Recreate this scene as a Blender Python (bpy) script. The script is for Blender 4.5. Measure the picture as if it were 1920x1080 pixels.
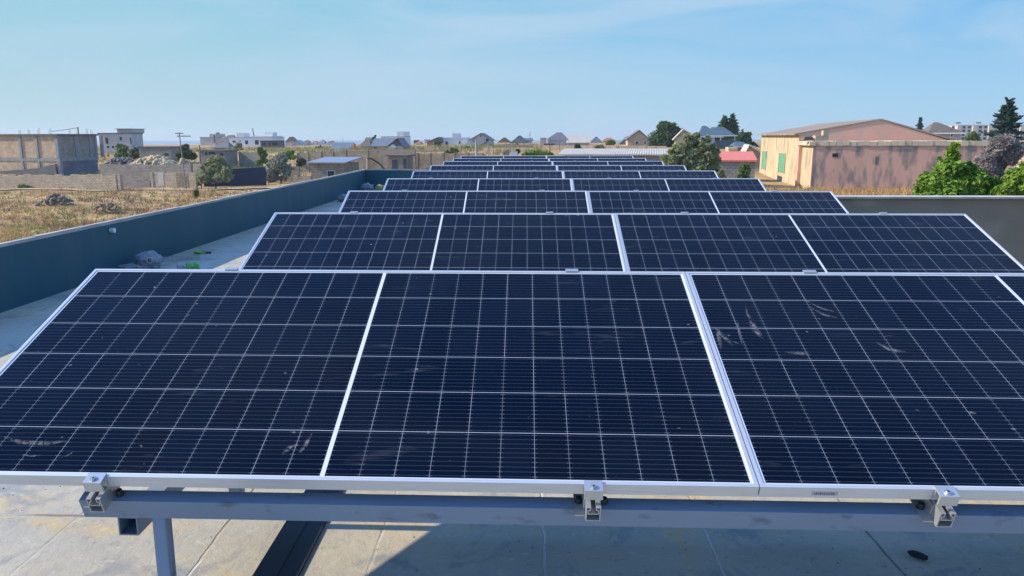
import bpy, bmesh, math, random
from mathutils import Vector, Matrix
for o in list(bpy.data.objects): bpy.data.objects.remove(o)
S = bpy.context.scene
COL = S.collection
R = math.radians
rnd = random.Random(7)

# ------------------------------------------------------------------ camera
CAM = Vector((1.685, -3.004, 1.452))
YAW, PITCH, ROLL, F = R(-2.407), R(-11.70), R(-0.116), 1496.0
fw = Vector((math.sin(YAW)*math.cos(PITCH), math.cos(YAW)*math.cos(PITCH), math.sin(PITCH)))
r0 = Vector((math.cos(YAW), -math.sin(YAW), 0)); u0 = r0.cross(fw)
rt = r0*math.cos(ROLL)+u0*math.sin(ROLL); up = u0*math.cos(ROLL)-r0*math.sin(ROLL)
cam = bpy.data.cameras.new('camera'); co = bpy.data.objects.new('camera', cam); COL.objects.link(co)
M4 = Matrix.Identity(4)
for i in range(3):
    M4[i][0] = rt[i]; M4[i][1] = up[i]; M4[i][2] = -fw[i]; M4[i][3] = CAM[i]
co.matrix_world = M4
cam.sensor_width = 36; cam.lens = 36*F/1920; cam.shift_x = 40.6/1920; cam.shift_y = 26.5/1920
cam.clip_start = 0.05; cam.clip_end = 30000
S.camera = co
S.render.resolution_x = 1024; S.render.resolution_y = 576

# ------------------------------------------------------------------ sky and sun
SUN = Vector((-1.58, 0.03, 1.0)).normalized()
el = math.asin(SUN.z); az = math.atan2(SUN.x, SUN.y)
W = bpy.data.worlds.new("World"); S.world = W; W.use_nodes = True
wn = W.node_tree.nodes; wl = W.node_tree.links; wn.clear()
sky = wn.new('ShaderNodeTexSky'); sky.sky_type = 'NISHITA'; sky.sun_disc = False
sky.sun_elevation = el; sky.sun_rotation = az; sky.altitude = 0
sky.air_density = 1.0; sky.dust_density = 0.0; sky.ozone_density = 3.0
EXPO = 0.45
KS = 0.15
def wmath(op, a, b=None):
    x = wn.new('ShaderNodeMath'); x.operation = op
    for k, q in ((0, a), (1, b)):
        if q is None: continue
        if isinstance(q, (int, float)): x.inputs[k].default_value = q
        else: wl.new(q, x.inputs[k])
    return x.outputs[0]
def wramp(f, a, b, c=0, d=1):
    r = wn.new('ShaderNodeMapRange'); r.interpolation_type = 'SMOOTHSTEP'
    for k, q in ((1, a), (2, b), (3, c), (4, d)): r.inputs[k].default_value = q
    wl.new(f, r.inputs[0]); return r.outputs[0]
def wmix(f, a, b):
    x = wn.new('ShaderNodeMixRGB')
    if isinstance(f, float): x.inputs[0].default_value = f
    else: wl.new(f, x.inputs[0])
    for k, q in ((1, a), (2, b)):
        if isinstance(q, tuple): x.inputs[k].default_value = tuple(v/(KS*2**EXPO) for v in q)+(1,)
        else: wl.new(q, x.inputs[k])
    return x.outputs[0]
tc = wn.new('ShaderNodeTexCoord'); sep = wn.new('ShaderNodeSeparateXYZ'); wl.new(tc.outputs['Generated'], sep.inputs[0])
ez = sep.outputs[2]; ax_ = sep.outputs[0]
# air near the skyline: pale, more cyan towards the sun's side; clearer and bluer higher up and to the right
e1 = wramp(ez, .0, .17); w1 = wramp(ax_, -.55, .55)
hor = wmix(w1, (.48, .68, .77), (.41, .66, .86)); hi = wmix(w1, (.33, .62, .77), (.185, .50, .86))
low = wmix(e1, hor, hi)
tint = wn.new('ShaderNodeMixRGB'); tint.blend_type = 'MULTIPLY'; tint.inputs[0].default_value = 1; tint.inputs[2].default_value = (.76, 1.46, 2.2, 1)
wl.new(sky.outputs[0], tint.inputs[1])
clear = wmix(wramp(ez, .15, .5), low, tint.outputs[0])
mp = wn.new('ShaderNodeMapping'); mp.inputs['Scale'].default_value = (1.5, 1.5, 8.0); mp.inputs['Rotation'].default_value = (0.0, 0.13, 0.3)
wl.new(tc.outputs['Generated'], mp.inputs['Vector'])
n1 = wn.new('ShaderNodeTexNoise'); n1.inputs['Scale'].default_value = 1.5; n1.inputs['Detail'].default_value = 8; n1.inputs['Roughness'].default_value = 0.5; n1.inputs['Distortion'].default_value = 0.8
wl.new(mp.outputs[0], n1.inputs['Vector'])
veil = wramp(n1.outputs['Fac'], .38, .68, 0, .68)
mp2 = wn.new('ShaderNodeMapping'); mp2.inputs['Scale'].default_value = (3.5, 3.5, 26.0); mp2.inputs['Rotation'].default_value = (0.0, -0.2, 0.8)
wl.new(tc.outputs['Generated'], mp2.inputs['Vector'])
n2 = wn.new('ShaderNodeTexNoise'); n2.inputs['Scale'].default_value = 1.6; n2.inputs['Detail'].default_value = 9; n2.inputs['Roughness'].default_value = 0.6; n2.inputs['Distortion'].default_value = 0.5
wl.new(mp2.outputs[0], n2.inputs['Vector'])
wisp = wmath('MULTIPLY', wramp(n2.outputs['Fac'], .54, .74, 0, .38), wramp(ez, .06, .14))
cover = wmath('MAXIMUM', veil, wisp)
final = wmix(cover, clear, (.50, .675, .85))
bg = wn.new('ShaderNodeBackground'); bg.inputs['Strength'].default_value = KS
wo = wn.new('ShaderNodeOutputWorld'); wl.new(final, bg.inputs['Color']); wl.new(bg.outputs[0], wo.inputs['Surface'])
sl = bpy.data.lights.new('sun', 'SUN'); sl.energy = 4.8; sl.angle = R(0.53); sl.color = (1.0, 0.86, 0.64)
so = bpy.data.objects.new('sun', sl); COL.objects.link(so); so.location = (-30, 0, 40)
so.rotation_euler = SUN.to_track_quat('Z', 'Y').to_euler()
S.view_settings.view_transform = 'Standard'; S.view_settings.look = 'None'; S.view_settings.gamma = 1
S.view_settings.exposure = EXPO
S.render.engine = 'CYCLES'; S.cycles.max_bounces = 6

# ------------------------------------------------------------------ picture -> place
def at(px, py, D):
    """point seen at photo pixel (px,py), D metres ahead of the camera along the rows"""
    d = fw + rt*((px-919.4)/F) + up*((566.5-py)/F)
    return CAM + d*(D/d.y)
def PX(D): return D/F*1.02
def sstep(a, b, x):
    t = min(1, max(0, (x-a)/(b-a))); return t*t*(3-2*t)
def ground(x, y):
    D = y+3.0
    s = sstep(-.45, .3, x/max(D, 40))
    near = 6.3-2.3*s; far = 3.1-1.1*s; t = x/max(D, 40)
    K = ((-.34, 112, 175), (-.27, 131, 156), (-.06, 131, 152), (.02, 72, 90), (.12, 66, 90), (.24, 86, 118), (.32, 88, 122))
    if t <= K[0][0]: a, b = K[0][1:]
    elif t >= K[-1][0]: a, b = K[-1][1:]
    else:
        for p, q in zip(K, K[1:]):
            if p[0] <= t <= q[0]: u = (t-p[0])/(q[0]-p[0]); a = p[1]+(q[1]-p[1])*u; b = p[2]+(q[2]-p[2])*u
    h = near+(far-near)*sstep(a, b, D)
    if D > 350: h += (D-350)*0.011*(1-.55*sstep(.25, .5, x/max(D, 40)))
    return CAM.z-h

# ------------------------------------------------------------------ materials
MC = {}
def nt(name):
    m = bpy.data.materials.new(name); m.use_nodes = True
    return m, m.node_tree.nodes, m.node_tree.links, m.node_tree.nodes['Principled BSDF']
def c4(c): return (c[0], c[1], c[2], 1)
def mat(name, c1, c2=None, scale=2.0, rough=.85, metal=0, detail=5, bump=0, lo=.35, hi=.68, spec=.4, c3=None, s3=.6, stretch=None, world=False, c3p=(.52,.64)):
    if name in MC: return MC[name]
    m, n, l, b = nt(name); b.inputs['Roughness'].default_value = rough; b.inputs['Metallic'].default_value = metal
    b.inputs['Specular IOR Level'].default_value = spec
    t = n.new('ShaderNodeTexCoord'); vec = t.outputs['Object']
    if world:
        g = n.new('ShaderNodeNewGeometry'); vec = g.outputs['Position']
    if stretch:
        q = n.new('ShaderNodeMapping'); q.inputs['Scale'].default_value = stretch; l.new(vec, q.inputs['Vector']); vec = q.outputs[0]
    if c2 is None: c2 = tuple(v*.78 for v in c1)
    z = n.new('ShaderNodeTexNoise'); z.inputs['Scale'].default_value = scale; z.inputs['Detail'].default_value = detail; z.inputs['Roughness'].default_value = .6
    l.new(vec, z.inputs['Vector'])
    r = n.new('ShaderNodeValToRGB'); r.color_ramp.elements[0].position = lo; r.color_ramp.elements[1].position = hi
    r.color_ramp.elements[0].color = c4(c1); r.color_ramp.elements[1].color = c4(c2); l.new(z.outputs['Fac'], r.inputs['Fac'])
    out = r.outputs[0]
    if c3:
        z3 = n.new('ShaderNodeTexNoise'); z3.inputs['Scale'].default_value = scale*s3; z3.inputs['Detail'].default_value = 6
        a = n.new('ShaderNodeVectorMath'); a.operation = 'ADD'; a.inputs[1].default_value = (13.1, 5.7, 3.3); l.new(vec, a.inputs[0]); l.new(a.outputs[0], z3.inputs['Vector'])
        r3 = n.new('ShaderNodeValToRGB'); r3.color_ramp.elements[0].position = c3p[0]; r3.color_ramp.elements[1].position = c3p[1]; l.new(z3.outputs['Fac'], r3.inputs['Fac'])
        x = n.new('ShaderNodeMixRGB'); l.new(r3.outputs[0], x.inputs['Fac']); l.new(out, x.inputs['Color1']); x.inputs['Color2'].default_value = c4(c3); out = x.outputs[0]
    l.new(out, b.inputs['Base Color'])
    if bump:
        bp = n.new('ShaderNodeBump'); bp.inputs['Strength'].default_value = bump; bp.inputs['Distance'].default_value = .02
        z2 = n.new('ShaderNodeTexNoise'); z2.inputs['Scale'].default_value = scale*8; z2.inputs['Detail'].default_value = 4; l.new(vec, z2.inputs['Vector'])
        l.new(z2.outputs['Fac'], bp.inputs['Height']); l.new(bp.outputs[0], b.inputs['Normal'])
    MC[name] = m; return m
def blockmat(name, ca, cb, mortar, bw=.42, bh=.2, ms=.02, stain=.35):
    """coursed stone block wall in object coordinates, running round the corners"""
    if name in MC: return MC[name]
    m, n, l, b = nt(name); b.inputs['Roughness'].default_value = .95; b.inputs['Specular IOR Level'].default_value = .15
    t = n.new('ShaderNodeTexCoord'); s = n.new('ShaderNodeSeparateXYZ'); l.new(t.outputs['Object'], s.inputs[0])
    a = n.new('ShaderNodeMath'); l.new(s.outputs[0], a.inputs[0]); l.new(s.outputs[1], a.inputs[1])
    k = n.new('ShaderNodeCombineXYZ'); l.new(a.outputs[0], k.inputs[0]); l.new(s.outputs[2], k.inputs[1])
    br = n.new('ShaderNodeTexBrick'); br.inputs['Scale'].default_value = 1; br.inputs['Brick Width'].default_value = bw; br.inputs['Row Height'].default_value = bh
    br.inputs['Mortar Size'].default_value = ms; br.inputs['Color1'].default_value = c4(ca); br.inputs['Color2'].default_value = c4(cb); br.inputs['Mortar'].default_value = c4(mortar); br.inputs['Bias'].default_value = -.1
    l.new(k.outputs[0], br.inputs['Vector'])
    z = n.new('ShaderNodeTexNoise'); z.inputs['Scale'].default_value = 1.1; z.inputs['Detail'].default_value = 9; z.inputs['Roughness'].default_value = .75; l.new(t.outputs['Object'], z.inputs['Vector'])
    rr = n.new('ShaderNodeMapRange'); rr.inputs[1].default_value = .3; rr.inputs[2].default_value = .7; rr.inputs[3].default_value = 1-stain; rr.inputs[4].default_value = 1.15; l.new(z.outputs['Fac'], rr.inputs[0])
    x = n.new('ShaderNodeMixRGB'); x.blend_type = 'MULTIPLY'; x.inputs[0].default_value = 1; l.new(br.outputs[0], x.inputs[1]); l.new(rr.outputs[0], x.inputs[2])
    l.new(x.outputs[0], b.inputs['Base Color'])
    bp = n.new('ShaderNodeBump'); bp.inputs['Strength'].default_value = .6; bp.inputs['Distance'].default_value = .04; l.new(z.outputs['Fac'], bp.inputs['Height']); l.new(bp.outputs[0], b.inputs['Normal'])
    MC[name] = m; return m
def stripmat(name, c1, c2, pitch=.2, axis=0, rough=.6, metal=0):
    """corrugated sheet: real-width ribs as bump plus faint colour"""
    if name in MC: return MC[name]
    m, n, l, b = nt(name); b.inputs['Roughness'].default_value = rough; b.inputs['Metallic'].default_value = metal
    t = n.new('ShaderNodeTexCoord'); w = n.new('ShaderNodeTexWave'); w.bands_direction = 'XYZ'[axis]; w.inputs['Scale'].default_value = .314/pitch; w.inputs['Distortion'].default_value = .3
    l.new(t.outputs['Object'], w.inputs['Vector'])
    z = n.new('ShaderNodeTexNoise'); z.inputs['Scale'].default_value = .9; z.inputs['Detail'].default_value = 8; l.new(t.outputs['Object'], z.inputs['Vector'])
    r = n.new('ShaderNodeValToRGB'); r.color_ramp.elements[0].color = c4(c1); r.color_ramp.elements[1].color = c4(c2); r.color_ramp.elements[0].position = .35; r.color_ramp.elements[1].position = .7
    l.new(z.outputs['Fac'], r.inputs['Fac']); l.new(r.outputs[0], b.inputs['Base Color'])
    bp = n.new('ShaderNodeBump'); bp.inputs['Strength'].default_value = .7; bp.inputs['Distance'].default_value = .05; l.new(w.outputs[0], bp.inputs['Height']); l.new(bp.outputs[0], b.inputs['Normal'])
    MC[name] = m; return m
def leafmat(name, c1, c2, scale=1.2):
    if name in MC: return MC[name]
    m, n, l, b = nt(name); b.inputs['Roughness'].default_value = .6; b.inputs['Specular IOR Level'].default_value = .3
    t = n.new('ShaderNodeTexCoord'); z = n.new('ShaderNodeTexNoise'); z.inputs['Scale'].default_value = scale; z.inputs['Detail'].default_value = 6; z.inputs['Roughness'].default_value = .8
    l.new(t.outputs['Object'], z.inputs['Vector'])
    r = n.new('ShaderNodeValToRGB'); r.color_ramp.elements[0].color = c4(c1); r.color_ramp.elements[1].color = c4(c2); r.color_ramp.elements[0].position = .36; r.color_ramp.elements[1].position = .66
    l.new(z.outputs['Fac'], r.inputs['Fac']); l.new(r.outputs[0], b.inputs['Base Color'])
    tr = n.new('ShaderNodeBsdfTranslucent'); l.new(r.outputs[0], tr.inputs['Color'])
    ms = n.new('ShaderNodeMixShader'); ms.inputs[0].default_value = .42
    l.new(b.outputs[0], ms.inputs[1]); l.new(tr.outputs[0], ms.inputs[2]); l.new(ms.outputs[0], n['Material Output'].inputs['Surface'])
    MC[name] = m; return m

# ------------------------------------------------------------------ mesh helpers
class MB:
    def __init__(s): s.v = []; s.f = []
    def add(s, vs, fs):
        o = len(s.v); s.v += [tuple(v) for v in vs]; s.f += [tuple(i+o for i in f) for f in fs]; return s
    def box(s, x0, x1, y0, y1, z0, z1):
        return s.add([(x0,y0,z0),(x1,y0,z0),(x1,y1,z0),(x0,y1,z0),(x0,y0,z1),(x1,y0,z1),(x1,y1,z1),(x0,y1,z1)],
                     [(0,3,2,1),(4,5,6,7),(0,1,5,4),(1,2,6,5),(2,3,7,6),(3,0,4,7)])
    def prism(s, poly, y0, y1):
        """polygon in x,z run from y0 to y1"""
        n = len(poly)
        return s.add([(x,y0,z) for x,z in poly]+[(x,y1,z) for x,z in poly],
                     [tuple(range(n)), tuple(range(2*n-1,n-1,-1))]+[(i,i+n,(i+1)%n+n,(i+1)%n) for i in range(n)])
    def prismx(s, poly, x0, x1):
        """polygon in y,z run from x0 to x1"""
        n = len(poly)
        return s.add([(x0,y,z) for y,z in poly]+[(x1,y,z) for y,z in poly],
                     [tuple(range(n-1,-1,-1)), tuple(range(n,2*n))]+[(i,(i+1)%n,(i+1)%n+n,i+n) for i in range(n)])
    def tube(s, pts, r, n=8, r1=None, cap=True):
        pts = [Vector(p) for p in pts]; rings = []
        for i, p in enumerate(pts):
            d = (pts[min(i+1,len(pts)-1)]-pts[max(i-1,0)]).normalized()
            a = d.cross(Vector((0,0,1)) if abs(d.z) < .9 else Vector((1,0,0))).normalized(); b = d.cross(a)
            rr = r if r1 is None else r+(r1-r)*i/(len(pts)-1)
            rings.append([p+a*math.cos(t*2*math.pi/n)*rr+b*math.sin(t*2*math.pi/n)*rr for t in range(n)])
        o = []
        for q in rings: o += q
        fs = [(i*n+j, i*n+(j+1)%n, (i+1)*n+(j+1)%n, (i+1)*n+j) for i in range(len(pts)-1) for j in range(n)]
        if cap: fs += [tuple(range(n-1,-1,-1)), tuple(range((len(pts)-1)*n, len(pts)*n))]
        return s.add(o, fs)
    def build(s, name, m, parent=None, bevel=0, smooth=False):
        me = bpy.data.meshes.new(name); me.from_pydata(s.v, [], s.f); me.update()
        bm = bmesh.new(); bm.from_mesh(me); bmesh.ops.recalc_face_normals(bm, faces=bm.faces)
        if bevel: bmesh.ops.bevel(bm, geom=list(bm.edges), offset=bevel, segments=2, affect='EDGES', clamp_overlap=True)
        bm.to_mesh(me); bm.free()
        if smooth:
            for p in me.polygons: p.use_smooth = True
        me.materials.append(m); o = bpy.data.objects.new(name, me); COL.objects.link(o)
        if parent: o.parent = parent
        return o
def tag(o, label, cat, group=None):
    o['label'] = label; o['category'] = cat
    if group: o['group'] = group
    return o
def thing(name, label, cat, loc=(0,0,0), rz=0, group=None):
    o = bpy.data.objects.new(name, None); o.empty_display_size = .2; COL.objects.link(o); o.location = loc; o.rotation_euler = (0,0,rz)
    return tag(o, label, cat, group)
def setting(o): o['kind'] = 'structure'; return o
def copy_tree(o, parent=None):
    c = o.copy(); COL.objects.link(c)
    if parent: c.parent = parent
    for ch in list(o.children): copy_tree(ch, c)
    return c
def place(o, p): o.location = p; return o

# ------------------------------------------------------------------ palette
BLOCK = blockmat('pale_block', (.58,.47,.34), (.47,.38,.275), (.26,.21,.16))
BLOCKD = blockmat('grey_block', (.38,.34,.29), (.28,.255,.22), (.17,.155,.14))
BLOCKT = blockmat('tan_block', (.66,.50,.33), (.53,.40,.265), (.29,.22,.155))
STONE = blockmat('rough_stone', (.44,.37,.28), (.31,.26,.20), (.18,.15,.12), .38, .2, .03, .5)
CONC = mat('concrete', (.30,.30,.30), (.20,.205,.215), 1.2, .9, bump=.2)
CONCD = mat('dark_concrete', (.13,.135,.145), (.09,.095,.105), 1.2)
RENDERW = mat('white_render', (.78,.77,.75), (.68,.68,.68), .4)
RENDERG = mat('grey_render', (.50,.47,.43), (.40,.38,.36), .5)
RENDERT = mat('tan_render', (.54,.45,.35), (.42,.36,.28), .5)
RENDERB = mat('bluish_render', (.46,.50,.55), (.37,.41,.46), .5)
CREAM = mat('cream_render', (.58,.465,.30), (.44,.35,.225), .9, detail=8, c3=(.33,.265,.18), s3=1.3, stretch=(1,1,.45))
ROOFG = stripmat('grey_sheet_roof', (.13,.14,.16), (.10,.11,.13))
ROOFB = stripmat('blue_grey_sheet_roof', (.15,.19,.24), (.11,.15,.19))
ROOFT = stripmat('teal_sheet_roof', (.07,.12,.155), (.055,.095,.125))
ROOFO = mat('orange_roof', (.42,.16,.08), (.30,.12,.07), 3)
ROOFR = mat('red_painted_sheet', (.74,.20,.13), (.68,.17,.11), 1.5, rough=.5)
ROOFL = stripmat('pale_sheet_roof', (.52,.48,.40), (.42,.39,.33), .25)
ROOFS = stripmat('silver_sheet_roof', (.24,.28,.35), (.19,.23,.30), .25, rough=.5)
ROOFK = mat('brown_roof', (.17,.14,.115), (.11,.095,.085), 1.5)
GLASSD = mat('dark_opening', (.02,.024,.032), (.012,.014,.02), 3, rough=.25)
NAVY = mat('navy_sheet', (.028,.05,.085), (.02,.037,.065), .8, rough=.55, stretch=(4,4,.4))
GREENP = mat('green_shutter_paint', (.12,.38,.23), (.09,.29,.17), 5, rough=.6)
BLUEP = mat('blue_paint', (.05,.16,.33), (.04,.12,.26), 3, rough=.5)
WOOD = mat('weathered_wood', (.20,.17,.14), (.13,.11,.09), 6, stretch=(1,1,.1))
CLAMP = mat('clamp_aluminium', (.56,.57,.58), (.46,.47,.48), 14, rough=.35, metal=.6, spec=.6)
ALU = mat('aluminium', (.66,.67,.68), (.58,.59,.61), 9, rough=.42, metal=.5, spec=.6, stretch=(1,20,20))
MILL = mat('mill_aluminium', (.54,.53,.51), (.42,.415,.40), 12, rough=.38, metal=.55, spec=.6)
STEEL = mat('primed_steel', (.21,.27,.36), (.18,.235,.32), 4, rough=.5, c3=(.12,.155,.21), s3=5, c3p=(.60,.70), stretch=(.5,1,1))
BOLT = mat('zinc_bolt', (.62,.62,.60), (.42,.42,.42), 40, rough=.3, metal=.8)
BLKB = mat('black_bolt', (.03,.035,.045), (.02,.022,.03), 20, rough=.4)
BLACK = mat('matt_black', (.014,.017,.024), (.022,.026,.034), 5, rough=.7)

# ------------------------------------------------------------------ land, sea
def axis_vals(lo, hi, near, step, grow=1.16):
    v = [near]; s = step
    while v[-1] < hi: s *= grow; v.append(v[-1]+s)
    w = [near]; s = step
    while w[-1] > lo: s *= grow; w.append(w[-1]-s)
    return sorted(set(w+v))
xs = [-90+i*1.6 for i in range(0, 116)]
e = 1.6; x = xs[0]
L = []
while x > -2600: e *= 1.25; x -= e; L.append(x)
e = 1.6; x = xs[-1]; Rr = []
while x < 2600: e *= 1.25; x += e; Rr.append(x)
xs = L[::-1]+xs+Rr
ys = [-60, -30, -10]+[0+i*1.6 for i in range(0, 110)]
e = 1.6; y = ys[-1]
while y < 1500: e *= 1.1; y += e; ys.append(y)
g = MB()
from mathutils import noise as N
def gz(x, y):
    a = N.noise(Vector((x*.13, y*.13, 0)))*.22+N.noise(Vector((x*.45, y*.45, 3)))*.10
    if -3.6 < x < 6 and -6 < y < 22: a = -.3
    return ground(x, y)+a*(1 if y < 200 else 0)
for y in ys:
    for x in xs: g.v.append((x, y, gz(x, y)))
nx = len(xs)
for j in range(len(ys)-1):
    for i in range(nx-1): g.f.append((j*nx+i, j*nx+i+1, (j+1)*nx+i+1, (j+1)*nx+i))
def groundmat():
    m, n, l, b = nt('dry_earth'); b.inputs['Roughness'].default_value = 1; b.inputs['Specular IOR Level'].default_value = .1
    ge = n.new('ShaderNodeNewGeometry')
    def nz(s, d, off, ro=.65):
        a = n.new('ShaderNodeVectorMath'); a.operation = 'ADD'; a.inputs[1].default_value = (off, off*2, 0); l.new(ge.outputs['Position'], a.inputs[0])
        z = n.new('ShaderNodeTexNoise'); z.inputs['Scale'].default_value = s; z.inputs['Detail'].default_value = d; z.inputs['Roughness'].default_value = ro; l.new(a.outputs[0], z.inputs['Vector']); return z.outputs['Fac']
    def ramp(f, p0, p1):
        r = n.new('ShaderNodeMapRange'); r.inputs[1].default_value = p0; r.inputs[2].default_value = p1; l.new(f, r.inputs[0]); return r.outputs[0]
    def mix(f, a, c):
        x = n.new('ShaderNodeMixRGB'); l.new(f, x.inputs[0])
        for k, q in ((1, a), (2, c)):
            if isinstance(q, tuple): x.inputs[k].default_value = c4(q)
            else: l.new(q, x.inputs[k])
        return x.outputs[0]
    a = mix(ramp(nz(.35, 8, 0), .35, .62), (.46,.295,.15), (.35,.22,.12))
    a = mix(ramp(nz(.16, 7, 40), .50, .62), a, (.54,.39,.18))
    a = mix(ramp(nz(.22, 8, 90, .75), .56, .68), a, (.20,.155,.115))
    a = mix(ramp(nz(.11, 7, 130, .7), .58, .68), a, (.25,.28,.09))
    l.new(a, b.inputs['Base Color'])
    bp = n.new('ShaderNodeBump'); bp.inputs['Strength'].default_value = 1; bp.inputs['Distance'].default_value = .35; l.new(nz(1.2, 9, 7, .7), bp.inputs['Height']); l.new(bp.outputs[0], b.inputs['Normal'])
    return m
EARTH = groundmat()
setting(g.build('ground', EARTH, smooth=True))
sea = MB(); sea.add([(-9000,900,-24),(9000,900,-24),(9000,6300,-24),(-9000,6300,-24)], [(0,1,2,3)])
setting(sea.build('sea', mat('sea_water', (.10,.20,.27), (.09,.18,.25), .002, rough=.5)))
# dirt track along the field walls
tr = MB(); pts = []
for i in range(41):
    px = -400+i*24; q = at(px, 351, 96.5); z = gz(q.x, q.y)+.10
    pts += [(q.x, q.y-1.1, z), (q.x, q.y+1.1, z)]
tr.add(pts, [(2*i, 2*i+2, 2*i+3, 2*i+1) for i in range(40)])
setting(tr.build('dirt_track', mat('track_dust', (.50,.40,.27), (.40,.31,.2), .6, 1)))

# ------------------------------------------------------------------ our roof
XL, XR, YF, YB, PH = -2.736, 4.86, 19.38, -5.2, .575
def roofmat():
    m, n, l, b = nt('roof_screed'); b.inputs['Roughness'].default_value = .8; b.inputs['Specular IOR Level'].default_value = .25
    t = n.new('ShaderNodeTexCoord'); vec = t.outputs['Object']
    def nz(s, d, off, ro=.6, dist=0):
        a = n.new('ShaderNodeVectorMath'); a.operation = 'ADD'; a.inputs[1].default_value = (off, off*2, 0); l.new(vec, a.inputs[0])
        z = n.new('ShaderNodeTexNoise'); z.inputs['Scale'].default_value = s; z.inputs['Detail'].default_value = d; z.inputs['Roughness'].default_value = ro; z.inputs['Distortion'].default_value = dist; l.new(a.outputs[0], z.inputs['Vector']); return z.outputs['Fac']
    def ramp(f, p0, p1, o0=0, o1=1):
        r = n.new('ShaderNodeMapRange'); r.inputs[1].default_value = p0; r.inputs[2].default_value = p1; r.inputs[3].default_value = o0; r.inputs[4].default_value = o1; l.new(f, r.inputs[0]); return r.outputs[0]
    def mix(f, a, c, bt='MIX'):
        x = n.new('ShaderNodeMixRGB'); x.blend_type = bt
        if isinstance(f, float): x.inputs[0].default_value = f
        else: l.new(f, x.inputs[0])
        for k, q in ((1, a), (2, c)):
            if isinstance(q, tuple): x.inputs[k].default_value = c4(q)
            else: l.new(q, x.inputs[k])
        return x.outputs[0]
    def mth(op, a, c=None):
        x = n.new('ShaderNodeMath'); x.operation = op
        for k, q in ((0, a), (1, c)):
            if q is None: continue
            if isinstance(q, (int, float)): x.inputs[k].default_value = q
            else: l.new(q, x.inputs[k])
        return x.outputs[0]
    a = mix(ramp(nz(1.6, 8, 0), .35, .65), (.48,.445,.36), (.385,.365,.31))
    a = mix(ramp(nz(2.3, 9, 31, .7, 1.0), .52, .66, 0, .8), a, (.54,.40,.20))
    a = mix(ramp(nz(3.1, 7, 57, .65, .8), .54, .64, 0, .75), a, (.25,.26,.27))
    a = mix(ramp(nz(9, 6, 77, .7, 2), .60, .68, 0, .6), a, (.52,.50,.44))
    a = mix(ramp(nz(22, 5, 301, .75), .56, .70, 0, .55), a, (.20,.19,.175))
    a = mix(ramp(nz(5.5, 8, 401, .7, 3.0), .60, .66, 0, .5), a, (.58,.56,.50))
    # board seams every 0.605 m across, 2.4 m along
    s = n.new('ShaderNodeSeparateXYZ'); l.new(vec, s.inputs[0])
    wob = mth('MULTIPLY', mth('SUBTRACT', nz(5, 4, 11), .5), .022)
    fx = mth('ABSOLUTE', mth('SUBTRACT', mth('FRACT', mth('ADD', mth('DIVIDE', mth('ADD', mth('ADD', s.outputs[0], 0), wob), .605), .08+.5)), .5))
    lx = mth('MULTIPLY', ramp(fx, 0.005, .0105, 1, 0), ramp(nz(1.1, 5, 99), .42, .55, .15, 1))
    fy = mth('ABSOLUTE', mth('SUBTRACT', mth('FRACT', mth('ADD', mth('DIVIDE', mth('ADD', s.outputs[1], wob), 2.4), .575)), .5))
    ly = mth('MULTIPLY', ramp(fy, 0.002, .004, 1, 0), ramp(nz(1.4, 5, 199), .45, .55, .1, 1))
    seamc = mix(ramp(nz(.55, 2, 61), .47, .53), (.20,.14,.09), (.60,.58,.54))
    a = mix(mth('MULTIPLY', mth('MAXIMUM', lx, ly), .8), a, seamc)
    l.new(a, b.inputs['Base Color'])
    bp = n.new('ShaderNodeBump'); bp.inputs['Strength'].default_value = .6; bp.inputs['Distance'].default_value = .012
    h = mth('SUBTRACT', nz(14, 8, 3, .7), mth('MULTIPLY', mth('MAXIMUM', lx, ly), .8)); l.new(h, bp.inputs['Height']); l.new(bp.outputs[0], b.inputs['Normal'])
    return m
SCREED = roofmat()
d = MB(); d.box(XL-.2, XR+.2, YB, YF+.2, -.22, 0)
setting(d.build('roof_deck', SCREED))
bw = MB(); bw.box(XL-.17, XR+.17, YB+.03, YF+.17, -6, -.222)
tag(bw.build('flat_roofed_building', RENDERG), 'grey rendered building under the panelled flat roof', 'building')
PARA = mat('slate_blue_coating', (.014,.086,.120), (.011,.072,.100), 1.1, rough=.6, c3=(.028,.086,.112), s3=2.2, stretch=(1,1.2,.22))
COPING = mat('parapet_coping', (.46,.42,.36), (.30,.29,.28), 3)
def para(label, x0, x1, y0, y1):
    t = thing('parapet_wall', label, 'wall', ((x0+x1)/2, (y0+y1)/2, 0))
    a, b_ = (x1-x0)/2, (y1-y0)/2
    MB().box(-a, a, -b_, b_, 0, PH-.03).build('wall_face', PARA, t)
    c = MB(); n = max(2, int(max(x1-x0, y1-y0)/1.5)); rr = random.Random(n)
    ln = (y1-y0) > (x1-x0)
    lo, hi = (-b_, b_) if ln else (-a, a)
    for i in range(n):
        s0 = lo+(hi-lo)*i/n; s1 = lo+(hi-lo)*(i+1)/n-.004; zt = PH+rr.uniform(-.006, .006); e = .003+rr.uniform(0, .003)
        if ln: c.box(-a-e, a+e, s0, s1, PH-.03, zt)
        else: c.box(s0, s1, -b_-e, b_+e, PH-.03, zt)
    c.build('coping', COPING, t)
    return t
pl = para('long slate blue parapet beside the dry field, left of the panels', XL-.045, XL, YB, YF+.045)
para('slate blue parapet crossing behind the last panel row', XL, XR, YF, YF+.045)
para('slate blue parapet hidden along the right ends of the rows', XR, XR+.045, YB, YF+.045)
pz = at(207, 432, 8.34)
p = MB(); p.tube([(0,0,0),(.02,0,0),(.0201,0,0),(.05,0,0)], .024, 14, .027)
place(tag(p.build('drain_spout', mat('white_plastic', (.7,.7,.7), (.6,.6,.6), 8, .4), smooth=False), 'small white pipe end sticking out of the slate blue parapet', 'pipe'), (XL, pz.y, pz.z))
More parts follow.
